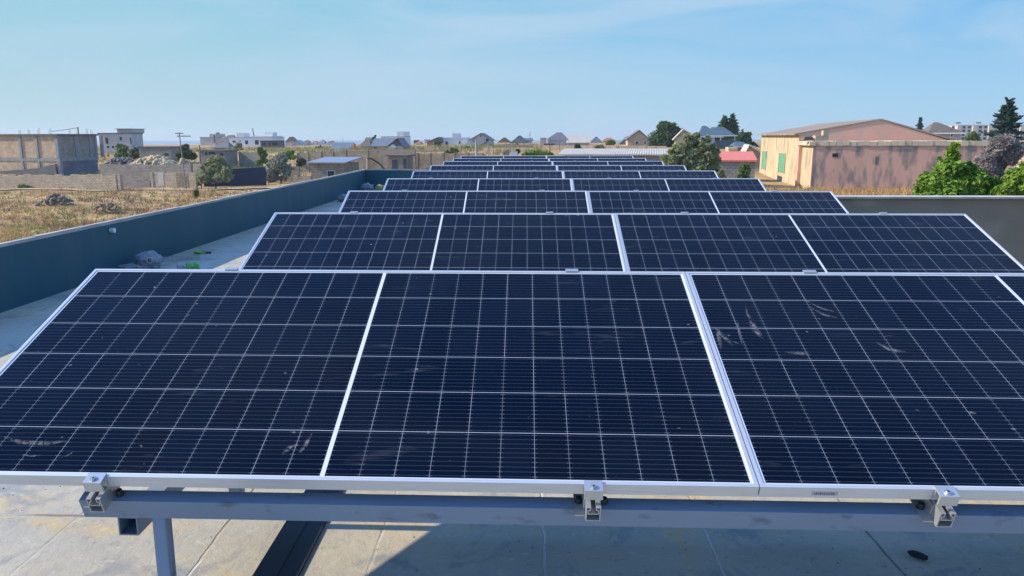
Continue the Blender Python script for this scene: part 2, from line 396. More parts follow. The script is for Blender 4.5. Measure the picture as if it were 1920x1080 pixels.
sp = MB(); sp.prism([(.785,.0),(.935,.0),(.935,.010),(.868,.013),(.866,.017),(.785,.016)], -2.4, .12)  # thin flat black strip, makes a dark band across the roof floor
tag(sp.build('black_strip', BLACK), 'black lapped strip lying on the roof under the front panel row', 'roof strip')

# ------------------------------------------------------------------ solar panels
PW, PHT = 2.278, 1.134
def cellmat():
    m, n, l, b = nt('photovoltaic_cells'); 
    t = n.new('ShaderNodeTexCoord'); s = n.new('ShaderNodeSeparateXYZ'); l.new(t.outputs['Object'], s.inputs[0])
    oi = n.new('ShaderNodeObjectInfo')
    def mth(op, a, c=None, d=None):
        x = n.new('ShaderNodeMath'); x.operation = op
        for k, q in ((0, a), (1, c), (2, d)):
            if q is None: continue
            if isinstance(q, (int, float)): x.inputs[k].default_value = q
            else: l.new(q, x.inputs[k])
        return x.outputs[0]
    def less(a, v): return mth('LESS_THAN', a, v)
    def gt(a, v): return mth('GREATER_THAN', a, v)
    dx = mth('ABSOLUTE', mth('SUBTRACT', s.outputs[0], PW/2))
    c = mth('DIVIDE', mth('SUBTRACT', dx, .0060), .09279)
    fc = mth('FRACT', c); ec = mth('SUBTRACT', .5, mth('ABSOLUTE', mth('SUBTRACT', fc, .5)))
    rr = mth('DIVIDE', mth('SUBTRACT', s.outputs[1], .017), .18333)
    fr = mth('FRACT', rr); er = mth('SUBTRACT', .5, mth('ABSOLUTE', mth('SUBTRACT', fr, .5)))
    margin = mth('MAXIMUM', mth('MAXIMUM', less(c, 0), gt(c, 12)), mth('MAXIMUM', less(rr, 0), gt(rr, 6)))
    # id per cell for tint and gap brightness
    cid = n.new('ShaderNodeCombineXYZ'); sg = mth('SIGN', mth('SUBTRACT', s.outputs[0], PW/2))
    l.new(mth('MULTIPLY', mth('ADD', mth('ROUND', c), .5), sg), cid.inputs[0]); l.new(mth('FLOOR', rr), cid.inputs[1]); l.new(mth('MULTIPLY', oi.outputs['Random'], 37), cid.inputs[2])
    wn_ = n.new('ShaderNodeTexWhiteNoise'); wn_.noise_dimensions = '3D'; l.new(cid.outputs[0], wn_.inputs['Vector'])
    vis = mth('ADD', .22, mth('MULTIPLY', wn_.outputs['Value'], .5))
    vline = mth('MULTIPLY', less(ec, .0058), vis)
    hline = mth('MULTIPLY', less(er, .0050), .85)
    fwr = mth('ABSOLUTE', mth('SUBTRACT', mth('FRACT', mth('MULTIPLY', fr, 10)), .5))
    wire = mth('MULTIPLY', less(fwr, .06), mth('ADD', .055, mth('MULTIPLY', less(ec, .08), .13)))
    lines = mth('MAXIMUM', mth('MAXIMUM', vline, hline), wire)
    cid2 = n.new('ShaderNodeCombineXYZ'); l.new(mth('MULTIPLY', mth('ADD', mth('FLOOR', c), .5), sg), cid2.inputs[0]); l.new(mth('FLOOR', rr), cid2.inputs[1]); l.new(mth('MULTIPLY', oi.outputs['Random'], 11), cid2.inputs[2])
    w2 = n.new('ShaderNodeTexWhiteNoise'); w2.noise_dimensions = '3D'; l.new(cid2.outputs[0], w2.inputs['Vector'])
    cr_ = n.new('ShaderNodeMixRGB'); cr_.inputs[1].default_value = (.0005,.0034,.0130,1); cr_.inputs[2].default_value = (.0011,.0050,.0175,1); l.new(w2.outputs['Value'], cr_.inputs[0])
    mx1 = n.new('ShaderNodeMixRGB'); l.new(lines, mx1.inputs[0]); l.new(cr_.outputs[0], mx1.inputs[1]); mx1.inputs[2].default_value = (.50,.55,.64,1)
    mx2 = n.new('ShaderNodeMixRGB'); l.new(margin, mx2.inputs[0]); l.new(mx1.outputs[0], mx2.inputs[1]); mx2.inputs[2].default_value = (.62,.64,.66,1)
    # ribbon edges of the middle strip are brighter
    # dust: broad film + wiped smears + spots
    off = n.new('ShaderNodeVectorMath'); off.operation = 'ADD'; l.new(t.outputs['Object'], off.inputs[0])
    ofv = n.new('ShaderNodeCombineXYZ'); l.new(mth('MULTIPLY', oi.outputs['Random'], 91), ofv.inputs[0]); l.new(mth('MULTIPLY', oi.outputs['Random'], 53), ofv.inputs[1]); l.new(ofv.outputs[0], off.inputs[1])
    def nz(sc, de, ro, di, st=None):
        v = off.outputs[0]
        if st:
            q = n.new('ShaderNodeMapping'); q.inputs['Scale'].default_value = st; q.inputs['Rotation'].default_value = (0,0,.5); l.new(v, q.inputs['Vector']); v = q.outputs[0]
        z = n.new('ShaderNodeTexNoise'); z.inputs['Scale'].default_value = sc; z.inputs['Detail'].default_value = de; z.inputs['Roughness'].default_value = ro; z.inputs['Distortion'].default_value = di; l.new(v, z.inputs['Vector']); return z.outputs['Fac']
    def ramp(f, p0, p1, o0=0, o1=1):
        r = n.new('ShaderNodeMapRange'); r.inputs[1].default_value = p0; r.inputs[2].default_value = p1; r.inputs[3].default_value = o0; r.inputs[4].default_value = o1; l.new(f, r.inputs[0]); return r.outputs[0]
    film = ramp(nz(.8, 5, .6, .8), .42, .72, .0, .008)
    smear = mth('MULTIPLY', ramp(nz(3.0, 4, .55, 1.6, (.55, 2.2, 1)), .64, .76, 0, .10), ramp(nz(26, 4, .6, .6, (.3, 3, 1)), .38, .66))
    spot = ramp(nz(26, 2, .5, 0), .74, .80, 0, .28)
    dust = mth('ADD', film, mth('ADD', smear, spot))
    mx3 = n.new('ShaderNodeMixRGB'); l.new(dust, mx3.inputs[0]); l.new(mx2.outputs[0], mx3.inputs[1]); mx3.inputs[2].default_value = (.56,.58,.60,1)
    l.new(mx3.outputs[0], b.inputs['Base Color'])
    b.inputs['Roughness'].default_value = .16; b.inputs['IOR'].default_value = 1.45; b.inputs['Specular IOR Level'].default_value = .07
    return m
CELL = cellmat()
def make_panel():
    t = thing('solar_panel', '', 'solar panel')
    f = MB(); W_, H_ = PW-.0015, PHT; a = .012
    o_ = [(.0015,0),(W_,0),(W_,H_),(.0015,H_)]; i_ = [(a,a),(W_-a+.0015,a),(W_-a+.0015,H_-a),(a,H_-a)]; j_ = [(.030,.030),(W_-.03,.030),(W_-.03,H_-.030),(.030,H_-.030)]
    vs = [(x,y,0) for x,y in o_]+[(x,y,0) for x,y in i_]+[(x,y,-.004) for x,y in i_]+[(x,y,-.035) for x,y in o_]+[(x,y,-.035) for x,y in j_]+[(x,y,-.031) for x,y in j_]
    fs = []
    for k in range(4):
        q = (k+1)%4
        fs += [(k,q,4+q,4+k),(4+k,4+q,8+q,8+k),(k,12+k,12+q,q),(12+k,16+k,16+q,12+q),(16+k,20+k,20+q,16+q)]
    f.add(vs, fs); f.build('frame', ALU, t)
    g_ = MB(); g_.box(a-.004, W_-a+.005, a-.004, H_-a+.004, -.0075, -.003); g_.build('cell_sheet', CELL, t)
    return t
TILT = R(19.622)
ROWY = [0, 2.326, 4.641, 6.948, 9.263, 11.589, 13.924, 16.25, 18.574]
DZ = [.002, .006, 0, 0, 0, 0, .004, .004, .009]
DX = [.017, .005, .004, -.011, -.005, -.004, -.003, -.004, 0]
ORD = ['front', 'second', 'third', 'fourth', 'fifth', 'sixth', 'seventh', 'eighth', 'last']
def rowbase(k): return Vector((DX[k], ROWY[k]-PHT*math.cos(TILT), .95+DZ[k]-PHT*math.sin(TILT)))
proto = make_panel()
side = {0: 'left', 1: 'right'}
for k in range(9):
    for h in range(2):
        t = proto if (k, h) == (0, 0) else copy_tree(proto)
        t.location = rowbase(k)+Vector((h*PW, 0, 0)); t.rotation_euler = (TILT, R([.0,-.04,.03][(k*2+h) % 3]), 0)
        nm = ORD[k]
        if k == 0: lab = ('large dark blue solar panel nearest the camera at the left, its mid strip fully visible' if h == 0 else 'nearest solar panel at the right with pale wipe smears, cut off by the picture edge')
        elif k == 8: lab = 'solar panel at the %s end of the last and farthest row' % side[h]
        else: lab = 'solar panel forming the %s half of the %s row from the front' % (side[h], nm)
        tag(t, lab, 'solar panel', 'solar panels in nine tilted rows')
# sticker on the low frame edge of the nearest right-hand panel
pr = [o for o in COL.objects if o.name.startswith('solar_panel') and o.get('label', '').startswith('nearest solar panel')][0]
st = MB(); st.box(.135, .20, -.0012, -.0002, -.026, -.014); st.build('barcode_label', mat('sticker_grey', (.42,.43,.44), (.38,.38,.39), 20, .5), pr)
bc = MB(); x = .141; q = random.Random(3)
while x < .190: w = q.uniform(.001, .004); bc.box(x, x+w, -.0018, -.0011, -.0235+q.uniform(0, .002), -.0165); x += w+q.uniform(.001, .003)
bc.build('barcode_marks', mat('faded_print', (.10,.10,.11), (.14,.14,.15), 40), pr)

# dried wipe marks on the nearest glass
def smearmat():
    m, n, l, b = nt('dried_dust'); b.inputs['Base Color'].default_value = (.66,.66,.65,1); b.inputs['Roughness'].default_value = .9; b.inputs['Specular IOR Level'].default_value = .1
    t = n.new('ShaderNodeTexCoord'); q = n.new('ShaderNodeMapping'); q.inputs['Scale'].default_value = (1,1,1); l.new(t.outputs['Object'], q.inputs['Vector'])
    z = n.new('ShaderNodeTexNoise'); z.inputs['Scale'].default_value = 60; z.inputs['Detail'].default_value = 6; z.inputs['Roughness'].default_value = .7; z.inputs['Distortion'].default_value = 1.2; l.new(q.outputs[0], z.inputs['Vector'])
    r = n.new('ShaderNodeMapRange'); r.inputs[1].default_value = .40; r.inputs[2].default_value = .72; r.inputs[3].default_value = 0; r.inputs[4].default_value = .46; l.new(z.outputs['Fac'], r.inputs[0])
    at_ = n.new('ShaderNodeAttribute'); at_.attribute_name = 'thickness'; mu = n.new('ShaderNodeMath'); mu.operation = 'MULTIPLY'; l.new(r.outputs[0], mu.inputs[0]); l.new(at_.outputs['Fac'], mu.inputs[1]); l.new(mu.outputs[0], b.inputs['Alpha'])
    return m
SMEAR = smearmat()
def smear(panel, px, w):
    mi = (Matrix.Translation(panel.location) @ panel.rotation_euler.to_matrix().to_4x4()).inverted(); pts = []
    o_ = mi @ CAM
    for x, y in px:
        d_ = mi.to_3x3() @ (at(x, y, 3)-CAM); t_ = (-.0026-o_.z)/d_.z; pts.append(o_+d_*t_)
    fine = []
    for i in range(len(pts)-1):
        for u in range(6): fine.append(pts[i].lerp(pts[i+1], u/6))
    fine.append(pts[-1]); b_ = MB(); n = len(fine)
    for i, p_ in enumerate(fine):
        d_ = (fine[min(i+1, n-1)]-fine[max(i-1, 0)]).normalized(); s_ = Vector((-d_.y, d_.x, 0)); k = w*(math.sin(math.pi*(i+.3)/(n-.4+.6))**.7)
        b_.v += [tuple(p_-s_*k*.5), tuple(p_-s_*k*.12), tuple(p_+s_*k*.2), tuple(p_+s_*k*.5)]
    b_.f = [(4*i+j, 4*i+j+1, 4*i+j+5, 4*i+j+4) for i in range(n-1) for j in range(3)]
    o = b_.build('dust_smear', SMEAR, panel); v_ = min(1, .035/w)**.75
    th_ = o.data.attributes.new('thickness', 'FLOAT', 'POINT')
    for i in range(4*n): th_.data[i].value = v_*(0, 1, .5, 0)[i % 4]*math.sin(math.pi*((i//4)+.3)/(n-.4+.6))
for px, w in (([(1398,572),(1401,588),(1412,608),(1428,632)], .012), ([(1404,592),(1416,618),(1430,634)], .028), ([(1340,612),(1350,624),(1374,648)], .022), ([(1344,618),(1348,634),(1352,655)], .018), ([(1383,602),(1386,622),(1391,645)], .010), ([(1362,634),(1376,641),(1391,646)], .006), ([(1505,560),(1540,578),(1572,586)], .012), ([(1512,572),(1545,590),(1570,596)], .016), ([(1470,660),(1500,662),(1520,664)], .022), ([(1640,640),(1668,655),(1700,660)], .022)): smear(pr, px, w)
for px, w in (([(4,818),(40,829),(90,831),(130,826)], .022), ([(108,859),(126,854),(139,846)], .008), ([(40,852),(60,855),(78,853)], .008), ([(528,852),(545,838),(560,832)], .022), ([(560,850),(570,838),(585,812)], .016)): smear(proto, px, w)
# ------------------------------------------------------------------ mounting frames
def make_mount():
    """one row's steel frame, in the slope's own axes for rails and beams, upright legs below"""
    t = thing('mounting_frame', '', 'panel mount')
    T = Matrix.Rotation(TILT, 4, 'X')
    def sl(mb): mb.v = [tuple(T @ Vector(v)) for v in mb.v]; return mb
    def low(y, n): v = T @ Vector((0, y, n)); return v.y, v.z
    # beams (hollow boxes with open ends): 40 wide, 60 deep, under the rails
    for s0 in (-.005, .98):
        b_ = MB(); x0, x1 = .468, 4.30; y0, y1, n0, n1, w = s0, s0+.042, -.147, -.085, .004
        ring = lambda x, e: [(x,y0+e,n0+e),(x,y1-e,n0+e),(x,y1-e,n1-e),(x,y0+e,n1-e)]
        b_.v = ring(x0,0)+ring(x1,0)+ring(x0,w)+ring(x1,w)
        for k in range(4):
            q = (k+1)%4; b_.f += [(k,q,4+q,4+k),(8+k,12+k,12+q,8+q),(k,8+k,8+q,q),(4+k,4+q,12+q,12+k)]
        sl(b_).build('cross_beam', STEEL, t)
    # upright legs, a low side tube and the short brace that ties them
    z0 = -rowz
    for xl, xr, xt in ((.672, .53, .437), (3.92, 4.05, 4.15)):
        y, z = low(.02, -.147)
        MB().box(xl-.019, xl+.019, y-.02, y+.018, z0, z-.002).box(xl-.07, xl+.07, y-.06, y+.07, z0, z0+.008).build('leg', STEEL, t, bevel=.002)
        y2, z2 = low(1.0, -.147)
        MB().box(xr-.025, xr+.025, y2-.025, y2+.02, z0, z2-.008).build('leg', STEEL, t, bevel=.002)
        h = MB(); ya, yb, za, zb, xa, xb, w = .318, y2+.3, z0+.228, z0+.290, xt-.031, xt+.031, .0045
        ring = lambda y_, e: [(xa+e,y_,za+e),(xb-e,y_,za+e),(xb-e,y_,zb-e),(xa+e,y_,zb-e)]
        h.v = ring(ya,0)+ring(yb,0)+ring(ya,w)+ring(yb,w)
        for k in range(4):
            q = (k+1)%4; h.f += [(k,q,4+q,4+k),(8+k,12+k,12+q,8+q),(k,8+k,8+q,q),(4+k,4+q,12+q,12+k)]
        h.build('side_tube', STEEL, t)
    yb_ = low(1.0, -.147)[0]-.145
    MB().box(.468, 4.119, yb_-.02, yb_+.02, z0+.24, z0+.28).build('brace', STEEL, t)
    # rails, clamps
    for x in (.54, 1.852, 2.742, 4.03):
        r = MB(); hw, n0, n1, w = .019, -.085, -.037, .0028
        prof = [(-hw,n0),(hw,n0),(hw,n1),(.0065,n1),(.0065,n1-.009),(.0115,n1-.009),(.0115,n1-.019),(-.0115,n1-.019),(-.0115,n1-.009),(-.0065,n1-.009),(-.0065,n1),(-hw,n1)]
        # outer skin and inner void as a closed section
        outer = [(-hw,n0),(hw,n0),(hw,n1),(.0065,n1),(.0065,n1-.012),(.012,n1-.012),(.012,n1-.022),(-.012,n1-.022),(-.012,n1-.012),(-.0065,n1-.012),(-.0065,n1),(-hw,n1)]
        inner = [(-hw+w,n0+w),(hw-w,n0+w),(hw-w,n1-w),(.0065+w,n1-w),(.0065+w,n1-.012+w),(.012+w,n1-.012+w),(.012+w,n1-.022-w),(-.012-w,n1-.022-w),(-.012-w,n1-.012+w),(-.0065-w,n1-.012+w),(-.0065-w,n1-w),(-hw+w,n1-w)]
        k = len(outer); ya, yb = -.046, PHT+.045
        vs = []
        for yy in (ya, yb):
            for p_ in (outer, inner): vs += [(x+a, yy, c) for a, c in p_]
        fs = []
        for i in range(k):
            j = (i+1)%k
            fs += [(i,j,2*k+j,2*k+i),(k+i,3*k+i,3*k+j,k+j),(i,k+i,k+j,j),(2*k+i,2*k+j,3*k+j,3*k+i)]
        r.add(vs, fs); sl(r); ro = r.build('rail', MILL, t)
        # L bracket on the left side with black bolt
        br = MB(); br.box(x-.024, x-.0195, -.012, .05, -.083, -.045).box(x-.046, x-.0195, -.03, .05, -.085, -.081); sl(br).build('rail_bracket', MILL, ro)
        for sx in (-1, 1):
            bb = MB(); bb.tube([(x+sx*.034, .018, -.083), (x+sx*.034, .018, -.078), (x+sx*.034, .018, -.0779), (x+sx*.034, .018, -.066)], .011, 10, .008); sl(bb).build('bracket_bolt', BLKB, ro)
        for e, sg in ((0, -1), (PHT, 1)):
            c = MB(); f_ = lambda a, b2: (e+sg*a, e+sg*b2) if sg > 0 else (e-b2, e-a)
            y0, y1 = f_(-.009, .030 if sg < 0 else .010); c.box(x-.024, x+.024, y0, y1, .0012, .0052 if sg < 0 else .0042)
            y0, y1 = f_(.0012, .006); c.box(x-.024, x+.024, y0, y1, -.030, .0012)
            if sg < 0: y0, y1 = f_(.024, .030); c.box(x-.024, x+.024, y0, y1, -.026, .0012)
            else: c.box(x-.024, x+.024, e+.0062, e+.034, -.030, -.026)
            sl(c); cl = c.build('end_clamp', CLAMP, t)
            yb_ = e+sg*.016
            if sg > 0: b_ = MB(); b_.tube([(x, yb_, -.026), (x, yb_, -.019)], .0065, 12); sl(b_).build('bolt', BOLT, cl); continue
            b_ = MB(); b_.tube([(x, yb_, .0052), (x, yb_, .0105)], .0065, 12).tube([(x, yb_, .004), (x, yb_, .0066)], .010, 12); sl(b_).build('bolt', BOLT, cl)
            h = MB(); h.tube([(x, yb_, .0106), (x, yb_, .011)], .003, 6); sl(h).build('bolt_socket', BLKB, cl)
    return t
rowz = .95-PHT*math.sin(TILT)
mp0 = make_mount()
for k in range(9):
    t = mp0 if k == 0 else copy_tree(mp0)
    t.location = rowbase(k)-Vector((DX[k]*0, 0, DZ[k]*0))
    tag(t, 'grey steel frame with aluminium rails carrying the %s row of solar panels' % (ORD[k] if k < 8 else 'last and farthest'), 'panel mount', 'mounting frames under the solar panel rows')
mid = None

#%%SECTION2
# ------------------------------------------------------------------ builders for the surroundings
def wall_run(name, label, cat, px0, px1, ytop, ybase, D, m, th=.35, cop=None, piers=(), D1=None, ragged=0, group=None, ytop1=None, copt=.12):
    """free-standing wall from pixel column px0 to px1, at distance D (D1 at its far end)"""
    ytop1 = ytop1 or ytop; Dm = D
    if D1 is None and D < 155 and copt > .1: k_ = (px1-px0)*PX(D)*.15; D1 = D-k_; D = D+k_
    D1 = D1 or D
    a = at(px0, ytop, D); b = at(px1, ytop1, D1); ln = math.hypot(b.x-a.x, b.y-a.y); rz = math.atan2(b.y-a.y, b.x-a.x)
    base = at((px0+px1)/2, ybase, Dm).z
    t = thing(name, label, cat, (a.x, a.y, base), rz, group)
    h0 = a.z-base; h1 = b.z-base; q = random.Random(int(px0*7+D))
    n = max(2, int(ln/1.2)) if ragged else 1
    w = MB(); poly = [(0, -1.6)]; poly2 = []
    for i in range(n+1):
        h = h0+(h1-h0)*i/n
        if ragged:
            h += q.choice((0, 0, -.2, -.4))*ragged; x0 = ln*max(0, i-.5)/n; x1 = ln*min(n, i+.5)/n
            poly2 += [(x0, h), (x1, h)]
        else: poly2.append((ln*i/n, h))
    poly = [(0,-1.6)]+poly2+[(ln,-1.6)]
    cl = [poly[0]]
    for p_ in poly[1:]:
        if abs(p_[0]-cl[-1][0])+abs(p_[1]-cl[-1][1]) > 1e-5: cl.append(p_)
    w.prism(cl, 0, th); w.build('masonry', m, t)
    if cop:
        c = MB(); c.add([(-.05,-.06,h0+.002),(ln+.05,-.06,h1+.002),(ln+.05,th+.06,h1+.002),(-.05,th+.06,h0+.002),(-.05,-.06,h0+copt),(ln+.05,-.06,h1+copt),(ln+.05,th+.06,h1+copt),(-.05,th+.06,h0+copt)],
              [(0,3,2,1),(4,5,6,7),(0,1,5,4),(1,2,6,5),(2,3,7,6),(3,0,4,7)]); c.build('coping', cop, t)
    for p_ in piers:
        x = ln*(p_-px0)/(px1-px0); h = h0+(h1-h0)*x/ln
        MB().box(x-.18, x+.18, -.07, th+.05, -1.6, h+.03).build('pier', m if not cop else m, t)
    return t
def win(parent, x0, x1, z0, z1, frame=None, pane=GLASSD, y=0, group=None):
    """window on the wall plane y: frame standing 4 cm proud, dark pane set back in it"""
    o = MB(); fw_ = min(.09, (x1-x0)*.2)
    if frame:
        o.box(x0, x1, y-.05, y+.03, z0, z0+fw_).box(x0, x1, y-.05, y+.03, z1-fw_, z1).box(x0, x0+fw_, y-.05, y+.03, z0+fw_, z1-fw_).box(x1-fw_, x1, y-.05, y+.03, z0+fw_, z1-fw_)
        f = o.build('window', frame, parent)
        p_ = MB(); p_.box(x0+fw_, x1-fw_, y-.015, y+.02, z0+fw_, z1-fw_); p_.build('pane', pane, f)
    else:
        MB().box(x0, x1, y-.02, y+.02, z0, z1).build('window', pane, parent)
def house(name, label, cat, px0, px1, yeave, ybase, D, depth, wm, roof=('flat', 0, None), wins=(), doors=(), frame=None, rz=None, over=.35, group=None, chim=None, gm=None, pane=GLASSD, parts=()):
    if rz is None: rz = R(-4) if D > 160 else R(-9)
    a = at(px0, ybase, D); b = at(px1, ybase, D); W_ = b.x-a.x; z0 = a.z; H_ = at((px0+px1)/2, yeave, D).z-z0
    hw = W_/2; cx_ = (a.x+b.x)/2; cs_, sn_ = math.cos(rz), math.sin(rz)
    def col(lx, ly):
        d_ = Vector((cx_+lx*cs_-ly*sn_, a.y+lx*sn_+ly*cs_, z0))-CAM; return 919.4+F*d_.dot(rt)/d_.dot(fw)
    for _ in range(12):     # narrow and shift the plan until its four corners span the columns seen
        e_ = [col(-hw, 0), col(hw, 0), col(-hw, depth), col(hw, depth)]; l_, r_ = min(e_), max(e_)
        hw *= min(1.15, max(.7, (px1-px0)/(r_-l_))); cx_ += ((px0+px1)/2-(l_+r_)/2)*PX(D)*.8
        if hw < W_*.36: depth *= .85; hw = W_*.40
    t = thing(name, label, cat, (cx_, a.y, z0), rz, group)
    p0_, p1_ = col(-hw, 0), col(hw, 0); sx = PX(D); X = lambda p_: max(-hw, min(hw, -hw+(p_-p0_)/(p1_-p0_)*2*hw)); Z = lambda p_: (ybase-p_)*sx
    MB().box(-hw, hw, 0, depth, -2.5, H_).build('wall', wm, t)
    k, yt, rm = roof[0], roof[1], roof[2]; ht = Z(yt) if yt else 0; o = over
    if k == 'flat':
        MB().box(-hw-o*.4, hw+o*.4, -o*.4, depth+o*.4, H_+.002, H_+.22).build('roof', rm or wm, t)
    elif k == 'gable':      # gable end towards the viewer
        cx = X(roof[3]) if len(roof) > 3 else 0
        MB().prism([(-hw, H_+.001), (hw, H_+.001), (cx, ht-.12)], .003, depth-.003).build('gable', gm or wm, t)
        r = MB(); th_ = .16; sl_ = (ht-H_)/max(.1, hw)
        r.prism([(-hw-o, H_-o*sl_), (cx, ht), (cx, ht+th_), (-hw-o, H_-o*sl_+th_)], -o, depth+o).prism([(cx, ht), (hw+o, H_-o*sl_), (hw+o, H_-o*sl_+th_), (cx, ht+th_)], -o, depth+o)
        r.build('roof', rm, t)
    elif k == 'side':       # ridge across the view
        r = MB(); dd = depth/2
        r.prismx([(-o, H_-.05), (dd, ht), (depth+o, H_-.05), (depth+o, H_-.2), (-o, H_-.2)], -hw-o, hw+o); r.build('roof', rm, t)
    elif k == 'hip':
        r0_, r1_ = (X(roof[3]), X(roof[4])) if len(roof) > 4 else (0, 0)
        r = MB(); r.add([(-hw-o,-o,H_),(hw+o,-o,H_),(hw+o,depth+o,H_),(-hw-o,depth+o,H_),(r0_,depth/2,ht),(r1_+.01,depth/2,ht)],
                        [(0,1,5,4),(1,2,5),(2,3,4,5),(3,0,4),(0,3,2,1)]); r.build('roof', rm, t)
        e = MB(); e.box(-hw-o-.02, hw+o+.02, -o-.04, -o+.04, H_-.16, H_+.02); e.box(hw+o-.04, hw+o+.04, -o, depth+o, H_-.16, H_+.02)
        e.build('eaves', frame or RENDERG, t)
    elif k == 'shed':
        r = MB(); r.prismx([(-o, H_+.0), (depth+o, ht), (depth+o, ht+.12), (-o, H_+.12)], -hw-o, hw+o); r.build('roof', rm, t)
    for w in wins: win(t, X(w[0]), X(w[1]), Z(w[3]), Z(w[2]), frame, pane)
    for w in doors:
        dm = w[4] if len(w) > 4 else NAVY
        dd_ = MB().box(X(w[0]), X(w[1]), -.04, .02, Z(w[3]), Z(w[2])).build('door', dm, t)
    if chim:
        MB().box(X(chim[0]), X(chim[1]), depth*.3, depth*.3+.6, H_-.1, Z(chim[2])).build('chimney', CONCD, t)
    for (nm, p0, p1, ya, yb, y0, y1, m) in parts:     # extra boxes: name, px span, py span, depth span
        MB().box(X(p0), X(p1), y0, y1, Z(yb), Z(ya)).build(nm, m, t)
    return t
def rock(mb, c, r, q):
    b = bmesh.new(); bmesh.ops.create_icosphere(b, subdivisions=1, radius=1)
    k = Vector((q.uniform(.7,1.3), q.uniform(.7,1.3), q.uniform(.55,1))) * r; off = Vector((q.random()*9,)*3)
    vs = [Vector(c)+Vector((v.co.x*k.x, v.co.y*k.y, v.co.z*k.z))*(1+.35*N.noise(v.co*1.4+off)) for v in b.verts]
    mb.add(vs, [[v.index for v in f.verts] for f in b.faces]); b.free()
def heap(name, label, cat, px0, px1, ytop, ybase, D, m, n=60, rs=(.15,.4), core=None, group=None):
    a = at(px0, ybase, D); b = at(px1, ybase, D); hw = (b.x-a.x)/2; h = at((px0+px1)/2, ytop, D).z-a.z; q = random.Random(int(px0+D))
    t = thing(name, label, cat, ((a.x+b.x)/2, a.y, a.z), 0, group)
    c = MB(); nn = 14; o = []
    for i in range(nn+1):
        for j in range(9):
            x = -hw+2*hw*i/nn; y = -hw*.5+hw*j/8; f = max(0, 1-(x/hw)**2)*max(0, 1-(y/(hw*.5))**2)
            o.append((x, y, h*.86*f*(.8+.4*N.noise(Vector((x*.9, y*.9, D))))-.25))
    c.add(o, [(i*9+j, (i+1)*9+j, (i+1)*9+j+1, i*9+j+1) for i in range(nn) for j in range(8)]); c.build('mound', core or m, t)
    s_ = MB()
    for i in range(n):
        x = q.uniform(-1, 1)*hw; y = q.uniform(-.5, .35)*hw; f = max(0, 1-(x/hw)**2)*max(0, 1-(y/(hw*.5))**2)
        rock(s_, (x, y, h*.86*f*q.uniform(.8, 1.05)-.1), q.uniform(*rs), q)
    if n: s_.build('stones', m, t)
    return t
def leaves(mb, cs, n, size, q, up_=.3, long=1.5):
    """leaf-sized faces spread through a list of lobes (centre, radii)"""
    wts = [l[1][0]*l[1][1]*l[1][2] for l in cs]
    tot = sum(w**.67 for w in wts)
    for (c, r), w in zip(cs, wts):
        k = int(n*w**.67/tot)
        for _ in range(k):
            v = Vector((q.gauss(0,1), q.gauss(0,1), q.gauss(0,1))); v.normalize(); rad = q.uniform(.25, 1)**.45*q.uniform(.82, 1.16)
            p_ = Vector((c[0]+v.x*r[0]*rad, c[1]+v.y*r[1]*rad, c[2]+v.z*r[2]*rad))
            nrm = (v+Vector((q.uniform(-1,1), q.uniform(-1,1), q.uniform(-1,1)+up_))*.9).normalized()
            a = nrm.orthogonal().normalized(); a.rotate(Matrix.Rotation(q.uniform(0, 6.28), 3, nrm)); b = nrm.cross(a)
            s_ = size*q.uniform(.6, 1.35); a *= s_*long*.5; b *= s_*.5; fold = nrm*s_*.18
            mb.add([p_-a, p_-b*.9+fold, p_+a, p_+b*.9+fold], [(0,1,2),(0,2,3)])
BARK = mat('bark', (.12,.09,.065), (.07,.055,.04), 8, 1, stretch=(1,1,.2))
